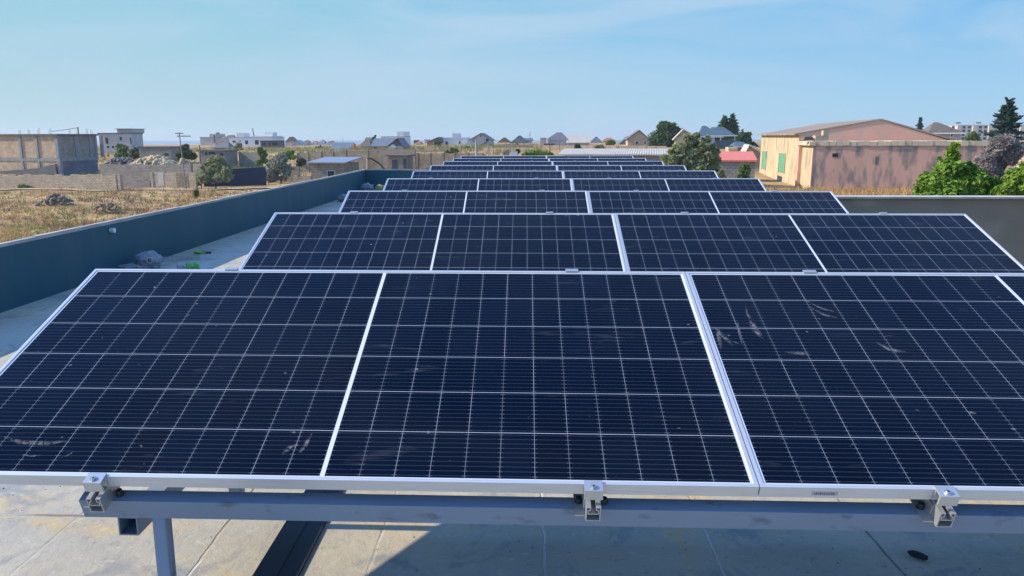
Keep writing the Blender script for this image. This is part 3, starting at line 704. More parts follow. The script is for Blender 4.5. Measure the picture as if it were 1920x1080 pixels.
def crown(name, label, cat, px0, px1, ytop, ybase, D, lm, n=1400, size=.3, lobes=9, low=.1, depth=.8, seed=0, flat=False, shape=None, trunk=True, long=1.5, group=None, up_=.3, rl=(.20,.38)):
    a = at(px0, ybase, D); b = at(px1, ybase, D); hw = (b.x-a.x)/2; h = at((px0+px1)/2, ytop, D).z-a.z; q = random.Random(seed or int(px0*3+D))
    t = thing(name, label, cat, ((a.x+b.x)/2, a.y, a.z), 0, group)
    cs = []
    if shape:       # lobes given as (px, py, radius in px)
        s_ = 2*hw/(px1-px0)
        for p_ in shape:
            r = p_[2]*s_*.88; cs.append((((p_[0]-(px0+px1)/2)*s_, q.uniform(-.4, .4)*r, (ybase-p_[1])*s_), (r, r*depth, r*(p_[3] if len(p_) > 3 else .85))))
    else:
        for i in range(int(lobes*1.7)):
            u = q.uniform(-1, 1); z = q.uniform(low, 1); f = math.sqrt(max(.05, 1-(max(0, z-low)/(1-low))**2.2))
            r = q.uniform(*rl)*hw
            cs.append((((hw-r)*u*f, q.uniform(-.6, .6)*(hw-r)*f*depth, max(r*.5, z*h-r*.8)), (r, r*depth, min(r, h*.35)*q.uniform(.7, 1))))
    f = MB(); leaves(f, cs, int(n*1.5), size*.80, q, up_, long)
    for _ in range(max(12, n//45)):       # loose shoots that break the outline
        c, r = q.choice(cs); v = Vector((q.gauss(0,1), q.gauss(0,1), abs(q.gauss(0,1))*.9)).normalized(); b0 = Vector((c[0]+v.x*r[0]*.8, c[1]+v.y*r[1]*.8, c[2]+v.z*r[2]*.8)); L_ = q.uniform(.25, .75)*max(r)
        leaves(f, [(tuple(b0+v*L_*u), (L_*.16*(1.2-u), L_*.16*(1.2-u), L_*.18)) for u in (.25, .5, .75, 1)], q.randint(12, 22), size*.8, q, up_, long)
    f.build('crown', lm, t)
    if trunk:
        k = MB(); zt = max(.3, h*low); k.tube([(0,0,-1.0), (hw*.03,0,zt*.6), (0,0,zt)], max(.04, h*.03), 7, max(.03, h*.022))
        for c, r in cs: k.tube([(0,0,zt*.7), ((c[0])*.5, c[1]*.5, zt*.7+(c[2]-zt*.7)*.62), (c[0], c[1], c[2]+r[2]*.3)], max(.025, h*.014), 5, .012)
        k.build('trunk', BARK, t)
    return t
def conifer(name, label, px, ytop, ybase, wpx, D, lm, n=2600, tops=((0, 1),), seed=1, size=.35, low=.08, group=None, tiers=17, pw=1.35):
    a = at(px, ybase, D); h = at(px, ytop, D).z-a.z; hw = wpx*PX(D)/2; q = random.Random(seed)
    t = thing(name, label, 'tree', (a.x, a.y, a.z), 0, group); f = MB(); k = MB()
    for ox, sc in tops:
        ox *= hw; hh = h*sc; k.tube([(ox*.2,0,-1), (ox,0,hh*.4), (ox,0,hh*.97)], .014*h, 7, .02)
        for i in range(tiers):
            z = hh*(low+(1-low)*(i/(tiers-.3))**.95); rr = hw*(1-.3*abs(ox/hw if hw else 0))*(1-(i/tiers)**pw)*q.uniform(.72, 1.12)+.03*h
            m = 7+int(4*(1-i/tiers)); ph = q.uniform(0, 6.28)
            for j in range(m):
                an = ph+j*6.283/m+q.uniform(-.3, .3); L_ = rr*q.uniform(.62, 1.15); tip = Vector((ox+math.cos(an)*L_, math.sin(an)*L_, z+q.uniform(-.02, .07)*h)); root_ = Vector((ox,0,z))
                k.tube([root_, (root_+tip)/2+Vector((0,0,-.015*h)), tip], .004*h, 4, .006)
                for s_ in range(max(2, n//(tiers*m*len(tops)))):
                    u = q.uniform(.12, 1.0); p_ = root_.lerp(tip, u)+Vector((q.gauss(0,1), q.gauss(0,1), q.gauss(0,.6)))*.13*rr*(1.15-u)
                    d_ = (tip-root_).normalized(); d_ = (d_+Vector((q.uniform(-.7,.7), q.uniform(-.7,.7), q.uniform(-.1,.8)))).normalized(); b = d_.orthogonal().normalized(); b.rotate(Matrix.Rotation(q.uniform(0,6.28), 3, d_))
                    l_ = size*q.uniform(.6, 1.3); f.add([p_-d_*l_*.5, p_-b*l_*.2, p_+d_*l_*.5, p_+b*l_*.2], [(0,1,2),(0,2,3)])
    f.build('crown', lm, t); k.build('trunk', BARK, t)
    return t
def pole(name, label, cat, px, ytop, ybase, D, r, m, arm=None, lean=0, group=None):
    a = at(px, ybase, D); h = at(px, ytop, D).z-a.z
    t = thing(name, label, cat, tuple(a), 0, group); k = MB(); k.tube([(0,0,-1), (lean,0,h)], r, 10, r*.7); k.build('post', m, t)
    for (z, x0, x1) in (arm or ()): MB().box(x0+lean*z, x1+lean*z, -.05, .05, h*z-.06, h*z+.06).build('cross_arm', m, t)
    return t
OLIVE = leafmat('olive_leaves', (.20,.245,.11), (.42,.42,.25)); DKGR = leafmat('dark_green_leaves', (0.046,0.098,0.039), (0.111,0.176,0.065)); MIDG = leafmat('mid_green_leaves', (0.104,0.182,0.052), (0.260,0.338,0.091))
GREYG = leafmat('grey_green_leaves', (.22,.26,.17), (.46,.46,.36)); LIME = leafmat('fresh_green_leaves', (0.111,0.247,0.026), (0.351,0.494,0.078), 2.5); BLUG = leafmat('blue_green_needles', (0.037,0.088,0.069), (0.100,0.163,0.119), .9)
PURP = leafmat('dry_greyish_twigs', (.22,.20,.20), (.38,.345,.33)); OLEA = leafmat('oleander_leaves', (.15,.25,.07), (.54,.52,.33), 3.0); BROWNB = leafmat('dry_brown_scrub', (.22,.15,.09), (.34,.25,.14), 2)

# ------------------------------------------------------------------ left: field walls and the shell of a house
wall_run('block_wall', 'long pale block wall along the dirt track below the unfinished two-storey shell', 'wall', -260, 216, 327, 352, 101, BLOCK, ragged=.5, piers=(222,))
wall_run('block_wall', 'low broken block wall in the gap between the two higher walls by the track', 'wall', 229, 280, 336, 352, 102.5, BLOCKD, ragged=1)
t = wall_run('block_wall', 'short pale block wall with a plastered strip beside the blue gate', 'wall', 283, 366, 323, 350, 101, BLOCK, ragged=.25, piers=(284,))
MB().box(1.0, 1.9, -.03, .02, .1, 1.75).build('plaster_strip', RENDERG, t)
MB().box(3.8, 5.6, -.025, .02, -.3, 1.72).build('rubble_infill', STONE, t)
t = thing('yard_gate', 'narrow blue metal gate at the end of the pale block wall', 'gate', tuple(at(373, 349, 101)))
MB().box(-.28, .28, -.03, .03, .05, 1.66).build('leaf', BLUEP, t); MB().box(-.38, -.29, -.06, .06, -.6, 1.75).build('post', CONCD, t); MB().box(.29, .40, -.06, .06, -.6, 1.75).build('post', WOOD, t)
t = wall_run('sheet_fence', 'dark navy sheet metal fence behind the olive bush, right of the blue gate', 'fence', 380, 498, 320, 341, 103, mat('navy_fence_sheet', (.008,.032,.075), (.006,.024,.06), .8, rough=.6, stretch=(4,4,.4)), th=.06, ytop1=313, D1=104.5)
for x in (.2, 2.4, 4.6, 6.7, 8.2): MB().box(x-.05, x+.05, .06, .16, -1, 1.55).build('post', CONCD, t)
wall_run('block_wall', 'grey block wall standing behind the breach, in front of the stone heaps', 'wall', 186, 358, 308, 330, 111, BLOCKD, ragged=.2, piers=(356,))
wall_run('block_wall', 'grey block wall end behind the olive bush, beyond the tall pole', 'wall', 360, 384, 307, 326, 112, BLOCK, ragged=.3)
wall_run('block_wall', 'low stub of pale block wall beside the metal-roofed stone hut', 'wall', 549, 583, 327, 344, 96, STONE, ragged=.6)
wall_run('stone_wall', 'shaded stone wall between the grey-green tree and the navy fence', 'wall', 500, 560, 312, 334, 108, BLOCKD, ragged=.4)
# two-storey shell
a = at(115, 329, 125); X0 = at(-150, 329, 125).x-a.x
t = thing('unfinished_building', 'unfinished two-storey block building with grey concrete columns', 'building', tuple(a), R(-16)); dp = 8.0; top = at(115, 251, 125).z-a.z; mid_ = at(115, 299, 125).z-a.z
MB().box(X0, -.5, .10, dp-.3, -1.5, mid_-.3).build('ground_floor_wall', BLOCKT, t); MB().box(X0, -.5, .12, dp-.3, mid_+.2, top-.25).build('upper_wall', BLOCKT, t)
MB().box(-.495, -.12, .2, dp-.2, mid_+.2, top-.25).build('upper_side_wall', BLOCKD, t); MB().box(-.495, -.10, .2, dp-.2, -1.5, mid_-.3).build('lower_side_wall', mat('blue_grey_render', (.15,.17,.205), (.10,.12,.15), .7), t)  # lower side wall coloured darker and bluer than the upper
MB().box(X0, .02, .0, dp, mid_-.298, mid_+.198).build('floor_slab', CONC, t); MB().box(X0-.2, .25, -.25, dp+.25, top-.248, top).build('roof_slab', CONCD, t)
for px in (26, 66, 114):
    x = (px-115)*PX(125)
    MB().box(x-.42, x+.05 if px < 110 else .02, -.05, .45, mid_+.2, top-.25).build('column', CONC, t); MB().box(x-.42, x+.05 if px < 110 else .02, -.05, .45, -1.5, mid_-.3).build('column', CONC, t)
for y in (3.4, 6.4, 8.9, dp-.45): MB().box(-.3, .03, y, y+.42, mid_+.2, top-.25).build('column', CONC, t)
MB().prism([(X0, -.2), (-4.2, 1.1), (-.6, 1.8), (-.6, .2), (X0, -.9)], -.35, -.06).build('ramp', CONCD, t)
q = random.Random(4)
for i, px in enumerate((22, 44, 68, 95, 139, 153, 172, 181)):
    x = (px-115)*PX(125) if px < 115 else -.2; y = .2 if px < 115 else (px-115)/75*dp
    b = MB()
    for j in range(3): b.tube([(x+j*.18, y, top), (x+j*.18+q.uniform(-.08,.08), y, top+q.uniform(.5, 1.0))], .022, 4)
    o = b.build('rebar', mat('rusty_rebar', (.16,.11,.09)), t)
hb = MB(); p0 = at(147, 250, 128); hb.tube([p0-Vector((0,0,.6)), at(146, 238.5, 128)], .09, 6).tube([at(147, 239, 128), at(122, 243.5, 127), at(96, 246.5, 126)], .04, 5)
hb.v = [(x-p0.x, y-p0.y, z-p0.z) for x, y, z in hb.v]
place(tag(hb.build('hoist_boom', CONCD), 'thin hoist boom on the roof of the unfinished block building', 'hoist'), p0)
# ------------------------------------------------------------------ left middle distance
heap('rubble_heap', 'grey dirt heap behind the block wall, left of the yellow stones', 'rubble', 196, 262, 292, 309, 117, mat('grey_rubble', (.19,.18,.165), (.13,.125,.12), 2), 60)
YST = mat('yellow_stone', (.55,.42,.24), (.42,.33,.20), .8)
heap('rubble_heap', 'big heap of pale yellow quarry stones behind the grey block wall', 'rubble', 246, 334, 290, 310, 116, YST, 170, (.22,.5), EARTH)
heap('rubble_heap', 'small pile of yellow stones left of the leaning pole', 'rubble', 337, 353, 295, 308, 115, YST, 30, (.2,.42), EARTH)
heap('rubble_heap', 'dark spoil heap lying in the dry field nearest the track', 'rubble', 74, 140, 360, 382, 74, mat('dark_spoil', (.24,.195,.15), (.15,.125,.105), 2), 80, (.07,.24), EARTH)
heap('rubble_heap', 'low scatter of dark clods in the middle of the dry field', 'rubble', 176, 228, 377, 391, 66, mat('dark_spoil', (.1,.1,.1)), 50, (.05,.16), EARTH)
house('grey_house', 'unfinished grey house with roof turret behind the hedge, beyond the two-storey shell', 'house', 188, 270, 251, 285, 170, 9, RENDERG, ('flat', 0, CONCD), wins=[(200,205,259,270),(227,231,258,264),(246,250,259,270),(265,268,258,270),(201,206,274,278),(211,215,274,278)],
      parts=[('turret', 220, 246, 243.5, 250.9, .6, 6, RENDERG), ('turret_slab', 218, 247, 242.8, 243.6, .2, 6.4, CONCD)])
house('long_shed', 'low grey shed with two small windows behind the yellow stone heap', 'shed', 262, 346, 277, 302, 142, 8, BLOCKD, ('flat', 0, CONCD), wins=[(309,313,288,292),(314,317,288,292)])
crown('shrub', 'tall bright shrub against the grey unfinished house', 'shrub', 214, 246, 266, 296, 152, MIDG, 900, .42, 8)
crown('hedge', 'dark spreading hedge in front of the grey unfinished house', 'hedge', 238, 292, 274, 296, 148, DKGR, 1300, .42, 10)
crown('tree', 'round dark green tree behind the tall leaning pole', 'tree', 331, 370, 270, 302, 131, DKGR, 1500, .4, 10, low=.1)
house('long_shed', 'ruined low stone building with dark holes behind the olive bush', 'ruin', 374, 446, 284, 306, 136, 7, BLOCKD, ('flat', 0, CONCD), wins=[(386,390,287,292),(393,405,286,290),(414,420,288,293),(425,432,288,294)])
wall_run('stone_wall', 'shaded stone wall running right from the ruined low building', 'wall', 447, 486, 285, 305, 139, BLOCKD)
house('low_house', 'small house with a dark mounded hip roof beyond the ruined building', 'house', 402, 438, 276, 281, 200, 8, BLOCKD, ('hip', 266, ROOFG, 417, 424))
crown('shrub', 'greyish scrub beside the dark mounded hip roof', 'shrub', 437, 460, 267, 282, 190, OLIVE, 500, .5, 6)
crown('tree', 'olive green bushy tree in front of the navy sheet fence', 'tree', 366, 442, 291, 338, 99, OLIVE, 4200, .30, 16, low=.0, long=2, rl=(.24,.4))
crown('tree', 'mid green tree behind the grey-green one, beyond the navy fence', 'tree', 478, 506, 276, 308, 125, MIDG, 1200, .38, 9)
crown('tree', 'large grey-green loose tree right of the navy sheet fence', 'tree', 497, 556, 286, 336, 106, GREYG, 3200, .30, 13, low=.1, long=2, rl=(.24,.42))
crown('shrub', 'small dark shrub before the long stone wall, left of the hut', 'shrub', 553, 578, 296, 312, 114, DKGR, 500, .34, 6)
crown('shrub', 'bright weeds on the bank right of the grey-green tree', 'shrub', 530, 560, 281, 297, 135, LIME, 500, .4, 6, trunk=False)
crown('shrub', 'green weeds at the foot of the long pale block wall', 'shrub', 27, 100, 341, 356, 99.5, MIDG, 900, .28, 12, trunk=False, depth=.3)
for (x0, x1, y0, y1, D, lb) in ((365,372,357,368,80,'green tuft in the field below the blue gate'),):
    crown('weed', lb, 'weed', x0, x1, y0, y1, D, BROWNB if 'brown' in lb else MIDG, 260, .16, 6, trunk=False, long=4)
pole('utility_pole', 'tall leaning utility pole with a cross arm by the block wall', 'pole', 349, 248, 350, 99, .085, mat('pole_wood', (.30,.26,.24), (.2,.18,.17), 4), arm=((.93, -.35, 1.4), (.98, -.5, .5)), lean=-.35)
pole('utility_pole', 'short post in front of the ruined low stone building', 'pole', 376, 272, 303, 125, .12, WOOD)
# ------------------------------------------------------------------ village behind, left to centre
house('grey_house', 'grey flat house with a taller right block beside the brown roof', 'house', 376, 418, 258, 271, 320, 10, RENDERG, ('flat', 0, CONC), wins=[(401.5,404,254,268)], parts=[('tower_block', 394, 417, 252, 257.9, 0.02, 9, RENDERG), ('chimney', 400, 406, 249.5, 252, 3, 4, CONCD)])
house('brown_roof_house', 'house with a brown hip roof left of the white villa', 'house', 409, 446, 264, 271, 300, 10, RENDERT, ('hip', 254, ROOFK, 425, 435))
house('white_villa', 'long white flat-roofed villa with a roof box and stair block', 'villa', 431, 534, 258, 279, 280, 12, RENDERW, ('flat', 0, RENDERG), wins=[(437,443,264.5,268),(450,452,264,267),(460.5,466,264,271),(479,486,263.5,271.5)],
      parts=[('stair_block', 445, 459.5, 250.5, 257.9, 0.04, 5, RENDERW), ('main_block', 472, 534, 256.2, 257.9, 0.04, 11, RENDERW), ('roof_box', 494, 509, 249.5, 256.1, 2, 6, RENDERW)])
pole('construction_mast', 'thin leaning mast rising over the white villa roof', 'mast', 479, 240.5, 262, 285, .22, CONCD, lean=-.9)
house('ruined_hut', 'dark grey ruined hut with open window holes in front of the white villa', 'ruin', 489, 534, 265, 282, 231, 6, CONCD, ('flat', 0, BLACK), wins=[(492,499,268.5,273),(505,508,268,276),(510.5,521,268,274),(526,530,266.5,275)])
house('orange_roof_house', 'house with a wide orange gable right of the white villa', 'house', 536, 560, 266, 275, 400, 12, RENDERT, ('gable', 258, ROOFK), gm=ROOFO)
house('white_shed', 'white gabled shed on the white yard wall', 'shed', 549, 574, 271.5, 279, 296, 10, RENDERB, ('gable', 264, RENDERG))
wall_run('white_wall', 'long white yard wall behind the field, between villa and grey roof', 'wall', 534, 628, 269, 279, 300, mat('patchy_whitewash', (.62,.66,.70), (.36,.40,.44), .35, hi=.6))
for i, (x0, x1, yt, rm, lb) in enumerate(((567,583,263,ROOFK,'small brown-roofed house behind the white shed'),(585,597,264.5,ROOFO,'tiny far orange-roofed house left of the blue hip roof'),(597,612,262.5,ROOFB,'far house with a blue-grey hip roof above the white wall'),(614,628,264,ROOFK,'far brown-roofed house at the right end of the white wall'))):
    house('far_house', lb, 'house', x0, x1, 268, 273, 480, 11, RENDERT, ('hip', yt, rm, (x0+x1)/2-2, (x0+x1)/2+2))
crown('tree', 'dark spreading bush in front of the white yard wall', 'bush', 578, 622, 273, 288, 215, DKGR, 1100, .5, 10)
pole('radio_mast', 'thin far mast on the skyline left of the white box house', 'mast', 643, 257, 272, 480, .25, RENDERG)
house('grey_roof_house', 'low house with a broad slate sheet roof above the stone wall', 'house', 622, 667, 280, 285, 180, 8, BLOCKD, ('side', 268, ROOFB))
pt = thing('water_barrel', 'orange clay barrel beside the broad slate sheet roof', 'barrel', tuple(at(664.5, 275.5, 178)))
MB().tube([(0,0,-1.2),(0,0,.15),(0,0,.5),(0,0,.6)], .32, 10, .3).build('body', ROOFO, pt); MB().tube([(0,0,.6),(0,0,.72)], .2, 10).build('neck', ROOFO, pt)
wall_run('stone_wall', 'long rough stone wall across the middle, left part behind the metal-roofed hut', 'wall', 556, 690, 287, 318, 133, STONE, ragged=.2, ytop1=280, piers=(577, 602, 624, 648))
wall_run('stone_wall', 'tall rough stone wall behind the small stone hut with two openings', 'wall', 691, 778, 280, 318, 132, STONE, ragged=.2)
wall_run('stone_wall', 'rough stone wall with piers running behind the farthest panel rows', 'wall', 779, 905, 287, 318, 131, STONE, ragged=.15, piers=(782, 806, 831, 852, 876))
wall_run('stone_wall', 'upper boundary wall of stone behind the pier wall, below the white box house', 'wall', 768, 860, 280, 290, 150, STONE, piers=(), th=.4)
t = house('stone_hut', 'stone block hut with a flat silver sheet roof beside the parapet', 'hut', 584, 674, 306, 342, 99, 5.2, STONE, ('shed', 299.5, ROOFS), frame=RENDERB, wins=[(614,629,320,333)])
house('utility_hut', 'small flat-roofed stone hut with a door and a barred window', 'hut', 729, 775, 293, 324, 118, 4, STONE, ('flat', 0, CONCD), doors=[(735.5,746,301,318,NAVY),(757,770,298.5,316,NAVY)], over=.7)
pp = at(688, 322, 98); t = thing('bent_pipe', 'bent black pipe arching from a pale post above the parapet corner', 'pipe', tuple(pp)); k = PX(98)
MB().tube([(-.03,0,-.5),(.06,0,24*k)], .07, 8).build('post', RENDERT, t)
MB().tube([(.1,0,24*k),(.6,0,23.6*k),(15*k,0,20*k),(24*k,0,14*k),(31*k,0,6*k),(35*k,0,-2*k)], .09, 8).build('pipe', BLACK, t)
t = house('blue_grey_house', 'blue-grey house with a dark front gable and a white satellite dish', 'house', 727, 766, 274, 284, 168, 9, RENDERB, ('gable', 261, ROOFG, 746.5), gm=CONCD, doors=[(742,747,277,281.5,BLUEP)])
dsh = thing('satellite_dish', 'white satellite dish on the front of the blue-grey house', 'dish', tuple(at(737, 276, 167.6)), R(15)); dm = MB(); ring = [[(0.02,0,0)]]
vs = [(0,.12,0)]; fs = []
for i in range(1, 5):
    for j in range(16): vs.append((math.cos(j*.3927)*.14*i, .12-.0075*i*i*1.0, math.sin(j*.3927)*.14*i))
for j in range(16): fs.append((0, 1+j, 1+(j+1)%16))
for i in range(3):
    for j in range(16): fs.append((1+i*16+j, 1+(i+1)*16+j, 1+(i+1)*16+(j+1)%16, 1+i*16+(j+1)%16))
dm.add(vs, fs); o = dm.build('reflector', mat('dish_white', (.75,.75,.75), (.7,.7,.7), 2, .4), dsh); dm2 = MB(); dm2.tube([(0,.1,-.3),(0,-.35,-.05)], .02, 6); dm2.build('feed_arm', CONCD, dsh); MB().tube([(0,.10,0),(0,.6,-.1)], .03, 6).build('mount', CONCD, dsh)
house('blue_grey_house', 'long blue-grey sheet roof wing left of the satellite dish', 'house', 699, 744, 273.5, 282, 176, 8, BLOCKT, ('side', 260.5, ROOFB), wins=[(693+8,708,275,280)])
house('old_stone_house', 'old brown-roofed stone house left of the blue-grey wing', 'house', 677, 700, 273, 283, 186, 7, BLOCKT, ('hip', 262, ROOFK, 684, 690), doors=[(693,699,274,281,GLASSD)])
house('far_house', 'far dark-roofed house peeping out above the old stone house', 'house', 686, 699, 262, 268, 300, 8, RENDERB, ('side', 258, ROOFG))
crown('tree', 'small dark tree beside the far dark roof, left of the white box house', 'tree', 696, 709, 253, 270, 260, DKGR, 500, .5, 6)
house('white_box_house', 'tall white box-shaped house with a higher right block', 'house', 715, 770, 257, 279, 230, 9, RENDERW, ('flat', 0, RENDERG), parts=[('tower', 745, 769.9, 248.4, 256.9, .02, 8, RENDERW)], wins=[(757,762.5,264,269)], over=.15)
house('orange_roof_house', 'far low house with an orange roof right of the white box house', 'house', 779, 792, 269, 275, 300, 8, CONCD, ('hip', 265, ROOFO, 784, 787))
crown('tree', 'small far trees on the skyline above the low orange roof', 'tree', 771, 792, 262, 274, 330, DKGR, 500, .55, 6)
house('orange_roof_house', 'gabled house with a brown roof and orange scaffold behind the round bush', 'house', 801, 830, 266, 279, 262, 9, RENDERT, ('gable', 259, ROOFK, 822), gm=ROOFK, parts=[('orange_panel', 801, 812, 267, 274.5, -.2, -.03, mat('orange_net', (.62,.14,.05), (.5,.12,.05), 3))])
crown('tree', 'round dark green tree in front of the brown gabled house', 'tree', 811, 829, 262, 279, 240, DKGR, 900, .45, 8, low=.05)
wall_run('white_wall', 'white-topped low wall in front of the orange scaffold', 'wall', 771, 818, 276.5, 283, 200, RENDERT, cop=RENDERW)
wall_run('sheet_fence', 'short dark sheet fence below the round dark tree', 'fence', 807, 829, 278, 284, 190, NAVY, th=.1)
house('far_house', 'tiny far pale block above the orange panels', 'house', 796, 806, 262.5, 268, 420, 8, RENDERB, ('flat', 0, CONCD))
house('white_cube_house', 'white cube-shaped house with a tall central block', 'house', 829, 882, 259, 279, 270, 9, RENDERW, ('flat', 0, RENDERW), parts=[('tower', 848.5, 859, 251.5, 258.9, -.05, 7, RENDERW)], wins=[(835,840,266,273),(861,863.5,265,271)], over=.1)
crown('shrub', 'green bush on the stone wall below the white cube house', 'shrub', 833, 862, 274, 292, 140, MIDG, 800, .35, 8)
crown('shrub', 'low green hedge left of the concrete posts', 'shrub', 861, 893, 274, 283, 175, DKGR, 700, .4, 8, trunk=False)
house('gable_house', 'grey two-storey gable house with a porch and two dark windows', 'house', 881, 926, 262, 280, 240, 9, RENDERG, ('gable', 252, ROOFG, 902), wins=[(888,892.5,261,267),(911,916.5,261,266.5),(900.5,903,255,257.5)], gm=RENDERG)
house('garage_porch', 'low gabled porch with dark openings before the grey gable house', 'porch', 899, 926, 273, 280, 232, 4, RENDERG, ('gable', 268, ROOFG, 912), wins=[(902,910,274.5,278),(915,921,274.5,278)])
pole('concrete_post', 'pale concrete post before the gable house, the left of two', 'post', 895.5, 261, 312, 70, .13, mat('post_conc', (.42,.42,.42), (.3,.3,.31), 3), lean=-.15)
pole('concrete_post', 'slim straight post before the gable house porch, the right of two', 'post', 916, 267, 312, 72, .08, CONC)
house('orange_roof_house', 'far house with a faded orange gable right of the grey gable house', 'house', 934, 958, 267, 273, 360, 10, RENDERT, ('gable', 259.5, ROOFK), gm=ROOFO)
house('grey_gable_house', 'far grey-roofed gable house behind the low stone walls', 'house', 958, 989, 267.5, 274, 300, 10, CONC, ('gable', 256, ROOFG, 973), gm=CONC)
house('far_house', 'white house with a dark flat roof below the lattice mast', 'house', 983, 998, 263, 273, 310, 8, RENDERW, ('side', 259.5, ROOFG))
pole('radio_mast', 'lattice-like mast rising behind the white far house', 'mast', 993, 247.5, 272, 420, .4, RENDERB, arm=((.95, -.9, .9), (.75, -.7, .7)))
wall_run('stone_wall', 'brownish stone wall right of the two concrete posts', 'wall', 906, 1022, 276.5, 292, 128, BLOCKT, ragged=.2)
wall_run('stone_wall', 'far brown boundary wall beyond the weeds and the white tank', 'wall', 940, 1022, 271.5, 281, 165, BLOCKT)
crown('shrub', 'yellow-green weeds growing behind the last panel row', 'weeds', 975, 1040, 281, 294, 100, LIME, 1400, .2, 16, trunk=False, depth=.4, long=2.5)
crown('shrub', 'dry scrub and bushes on the wall under the grey gable houses', 'shrub', 945, 990, 267, 279, 190, OLIVE, 800, .4, 10, trunk=False)
t = thing('water_tank', 'white square tank behind the last panel row', 'tank', tuple(at(964, 296, 76))); k = PX(76)
MB().box(-6*k, 6*k, 0, .7, -.6, 11*k).build('body', RENDERW, t); MB().box(-6.5*k, 6.5*k, -.03, .73, 11*k, 11.8*k).build('lid', RENDERG, t)
crown('shrub', 'dark bush beside the white square tank', 'shrub', 965, 976, 278, 295, 78, DKGR, 350, .2, 5)
st_ = MB(); st_.prism([(-6*PX(80),-1),(6*PX(80),-1),(6*PX(80),.3),(4*PX(80),9*PX(80)),(-1*PX(80),7*PX(80)),(-6*PX(80),4*PX(80))], -.4, .5)
place(tag(st_.build('stone_slab', STONE, bevel=.04), 'broken upright stone slab left of the white square tank', 'stone'), at(949, 290, 80))
rb = MB(); rb.box(-19*PX(72), 12*PX(72), -.5, .5, -1.2, 2.2*PX(72)); place(tag(rb.build('concrete_ledge', CREAM), 'pale concrete ledge just above the last panel row', 'ledge'), at(944, 293.5, 72))
house('cream_block', 'small square cream building left of the columned hall', 'building', 1013, 1024, 259.5, 273, 260, 5, RENDERT, ('flat', 0, CREAM))
t = house('columned_hall', 'hall with a grey hip roof and a cream corner column', 'house', 1027, 1063, 261, 272, 222, 9, RENDERB, ('hip', 249.5, ROOFG, 1043, 1052), parts=[('corner_column', 1025, 1031, 260.5, 272, -.7, -.1, CREAM)])
house('pale_roof_house', 'low house with a large pale sheet roof right of the columned hall', 'house', 1064, 1105, 267, 273, 220, 9, RENDERB, ('side', 254.5, ROOFL))
t = house('dark_container', 'dark navy container standing on the stone wall', 'container', 1020, 1040, 271.5, 283, 150, 4, NAVY, ('flat', 0, NAVY), over=.1)
house('blue_grey_house', 'far house with a blue-grey gable right of the pale sheet roof', 'house', 1107, 1128, 266, 272, 300, 10, RENDERB, ('gable', 257.5, ROOFB), gm=RENDERB, wins=[(1115,1118,267,270)])
house('orange_roof_house', 'cream house with a flat orange roof behind the round green bush', 'house', 1129, 1154, 264, 272, 330, 9, RENDERT, ('hip', 259, ROOFO, 1138, 1146))
crown('shrub', 'bright green bush in front of the cream orange-roofed house', 'shrub', 1132, 1157, 262, 273, 215, MIDG, 700, .5, 8, trunk=False)
house('grey_gable_house', 'grey sheet-roofed house tucked left of the brick gable house', 'house', 1160, 1185, 268, 274, 230, 10, CONC, ('gable', 257, ROOFG, 1178))
house('brick_gable_house', 'tan brick gable house with two white windows', 'house', 1173, 1215, 260, 275, 190, 9, BLOCKT, ('gable', 247, ROOFK, 1198), frame=RENDERW, wins=[(1191,1197,265,271.5),(1207,1211.5,265,271.5)])
wall_run('stone_wall', 'long brownish fence wall with posts before the pale and brick houses', 'wall', 1000, 1250, 272, 284, 142, BLOCKT, piers=(1014, 1030, 1160, 1177, 1194, 1211, 1228), ytop1=274)
crown('shrub', 'dark bush on the fence wall below the pale sheet roof', 'shrub', 1071, 1092, 269, 283, 138, DKGR, 700, .33, 8)
crown('shrub', 'greyish bush on the fence wall below the blue-grey gable', 'shrub', 1108, 1136, 270, 283, 138, OLIVE, 800, .33, 8)
pole('utility_pole', 'thin dark post by the dark navy container', 'pole', 1049, 258, 284, 140, .07, WOOD)
t = wall_run('gate_pier', 'square cream gate pier in the brownish fence wall', 'pier', 1146, 1155, 274, 284, 138, CREAM, th=.8)
house('long_shed', 'long low shed with a cream corrugated roof behind the last rows', 'shed', 1056, 1246, 291, 299, 86, 5, CONC, ('shed', 283, ROOFL), over=.5)
# ------------------------------------------------------------------ right
crown('tree', 'broad round dark green tree left of the teal-roofed house', 'tree', 1212, 1286, 226, 276, 165, DKGR, 5200, .42, 20, low=.15, depth=.9)
t = house('teal_roof_house', 'house with a large teal hip roof and a porch on white posts', 'house', 1308, 1352, 256, 276, 150, 9, RENDERB, ('hip', 238, ROOFT, 1317, 1324), frame=RENDERW, wins=[(1346-8,1350,258,266)], over=.3)
o = MB(); k = PX(150)
o.add([(-2*k,-.35,20*k),(43*k,-.35,20*k),(43*k,8,20*k),(-2*k,8,20*k),(2*k,4,35.4*k),(24*k,4,35.4*k)], [(0,1,5,4),(1,2,5),(2,3,4,5),(3,0,4),(0,3,2,1)]); o.build('porch_roof', ROOFT, t)
MB().box(40*k, 41*k, -.2, -.05, -.5, 19.9*k).build('porch_post', RENDERW, t); MB().box(-3*k, 44*k, -.42, -.36, 19.2*k, 20.3*k).build('gutter', RENDERW, t)
house('cream_gable_house', 'small cream gable roof poking out over the oleander', 'house', 1264, 1312, 260, 276, 118, 7, CREAM, ('gable', 246, ROOFL, 1280))
wall_run('sheet_fence', 'dark shade screen in front of the teal-roofed house', 'fence', 1340, 1380, 263, 278, 128, NAVY, th=.1)
conifer('pine_tree', 'two-topped dark conifer behind the teal-roofed house', 1364, 215, 268, 52, 168, DKGR, 5200, ((-.28, .93), (.25, 1.0)), 5, .55)
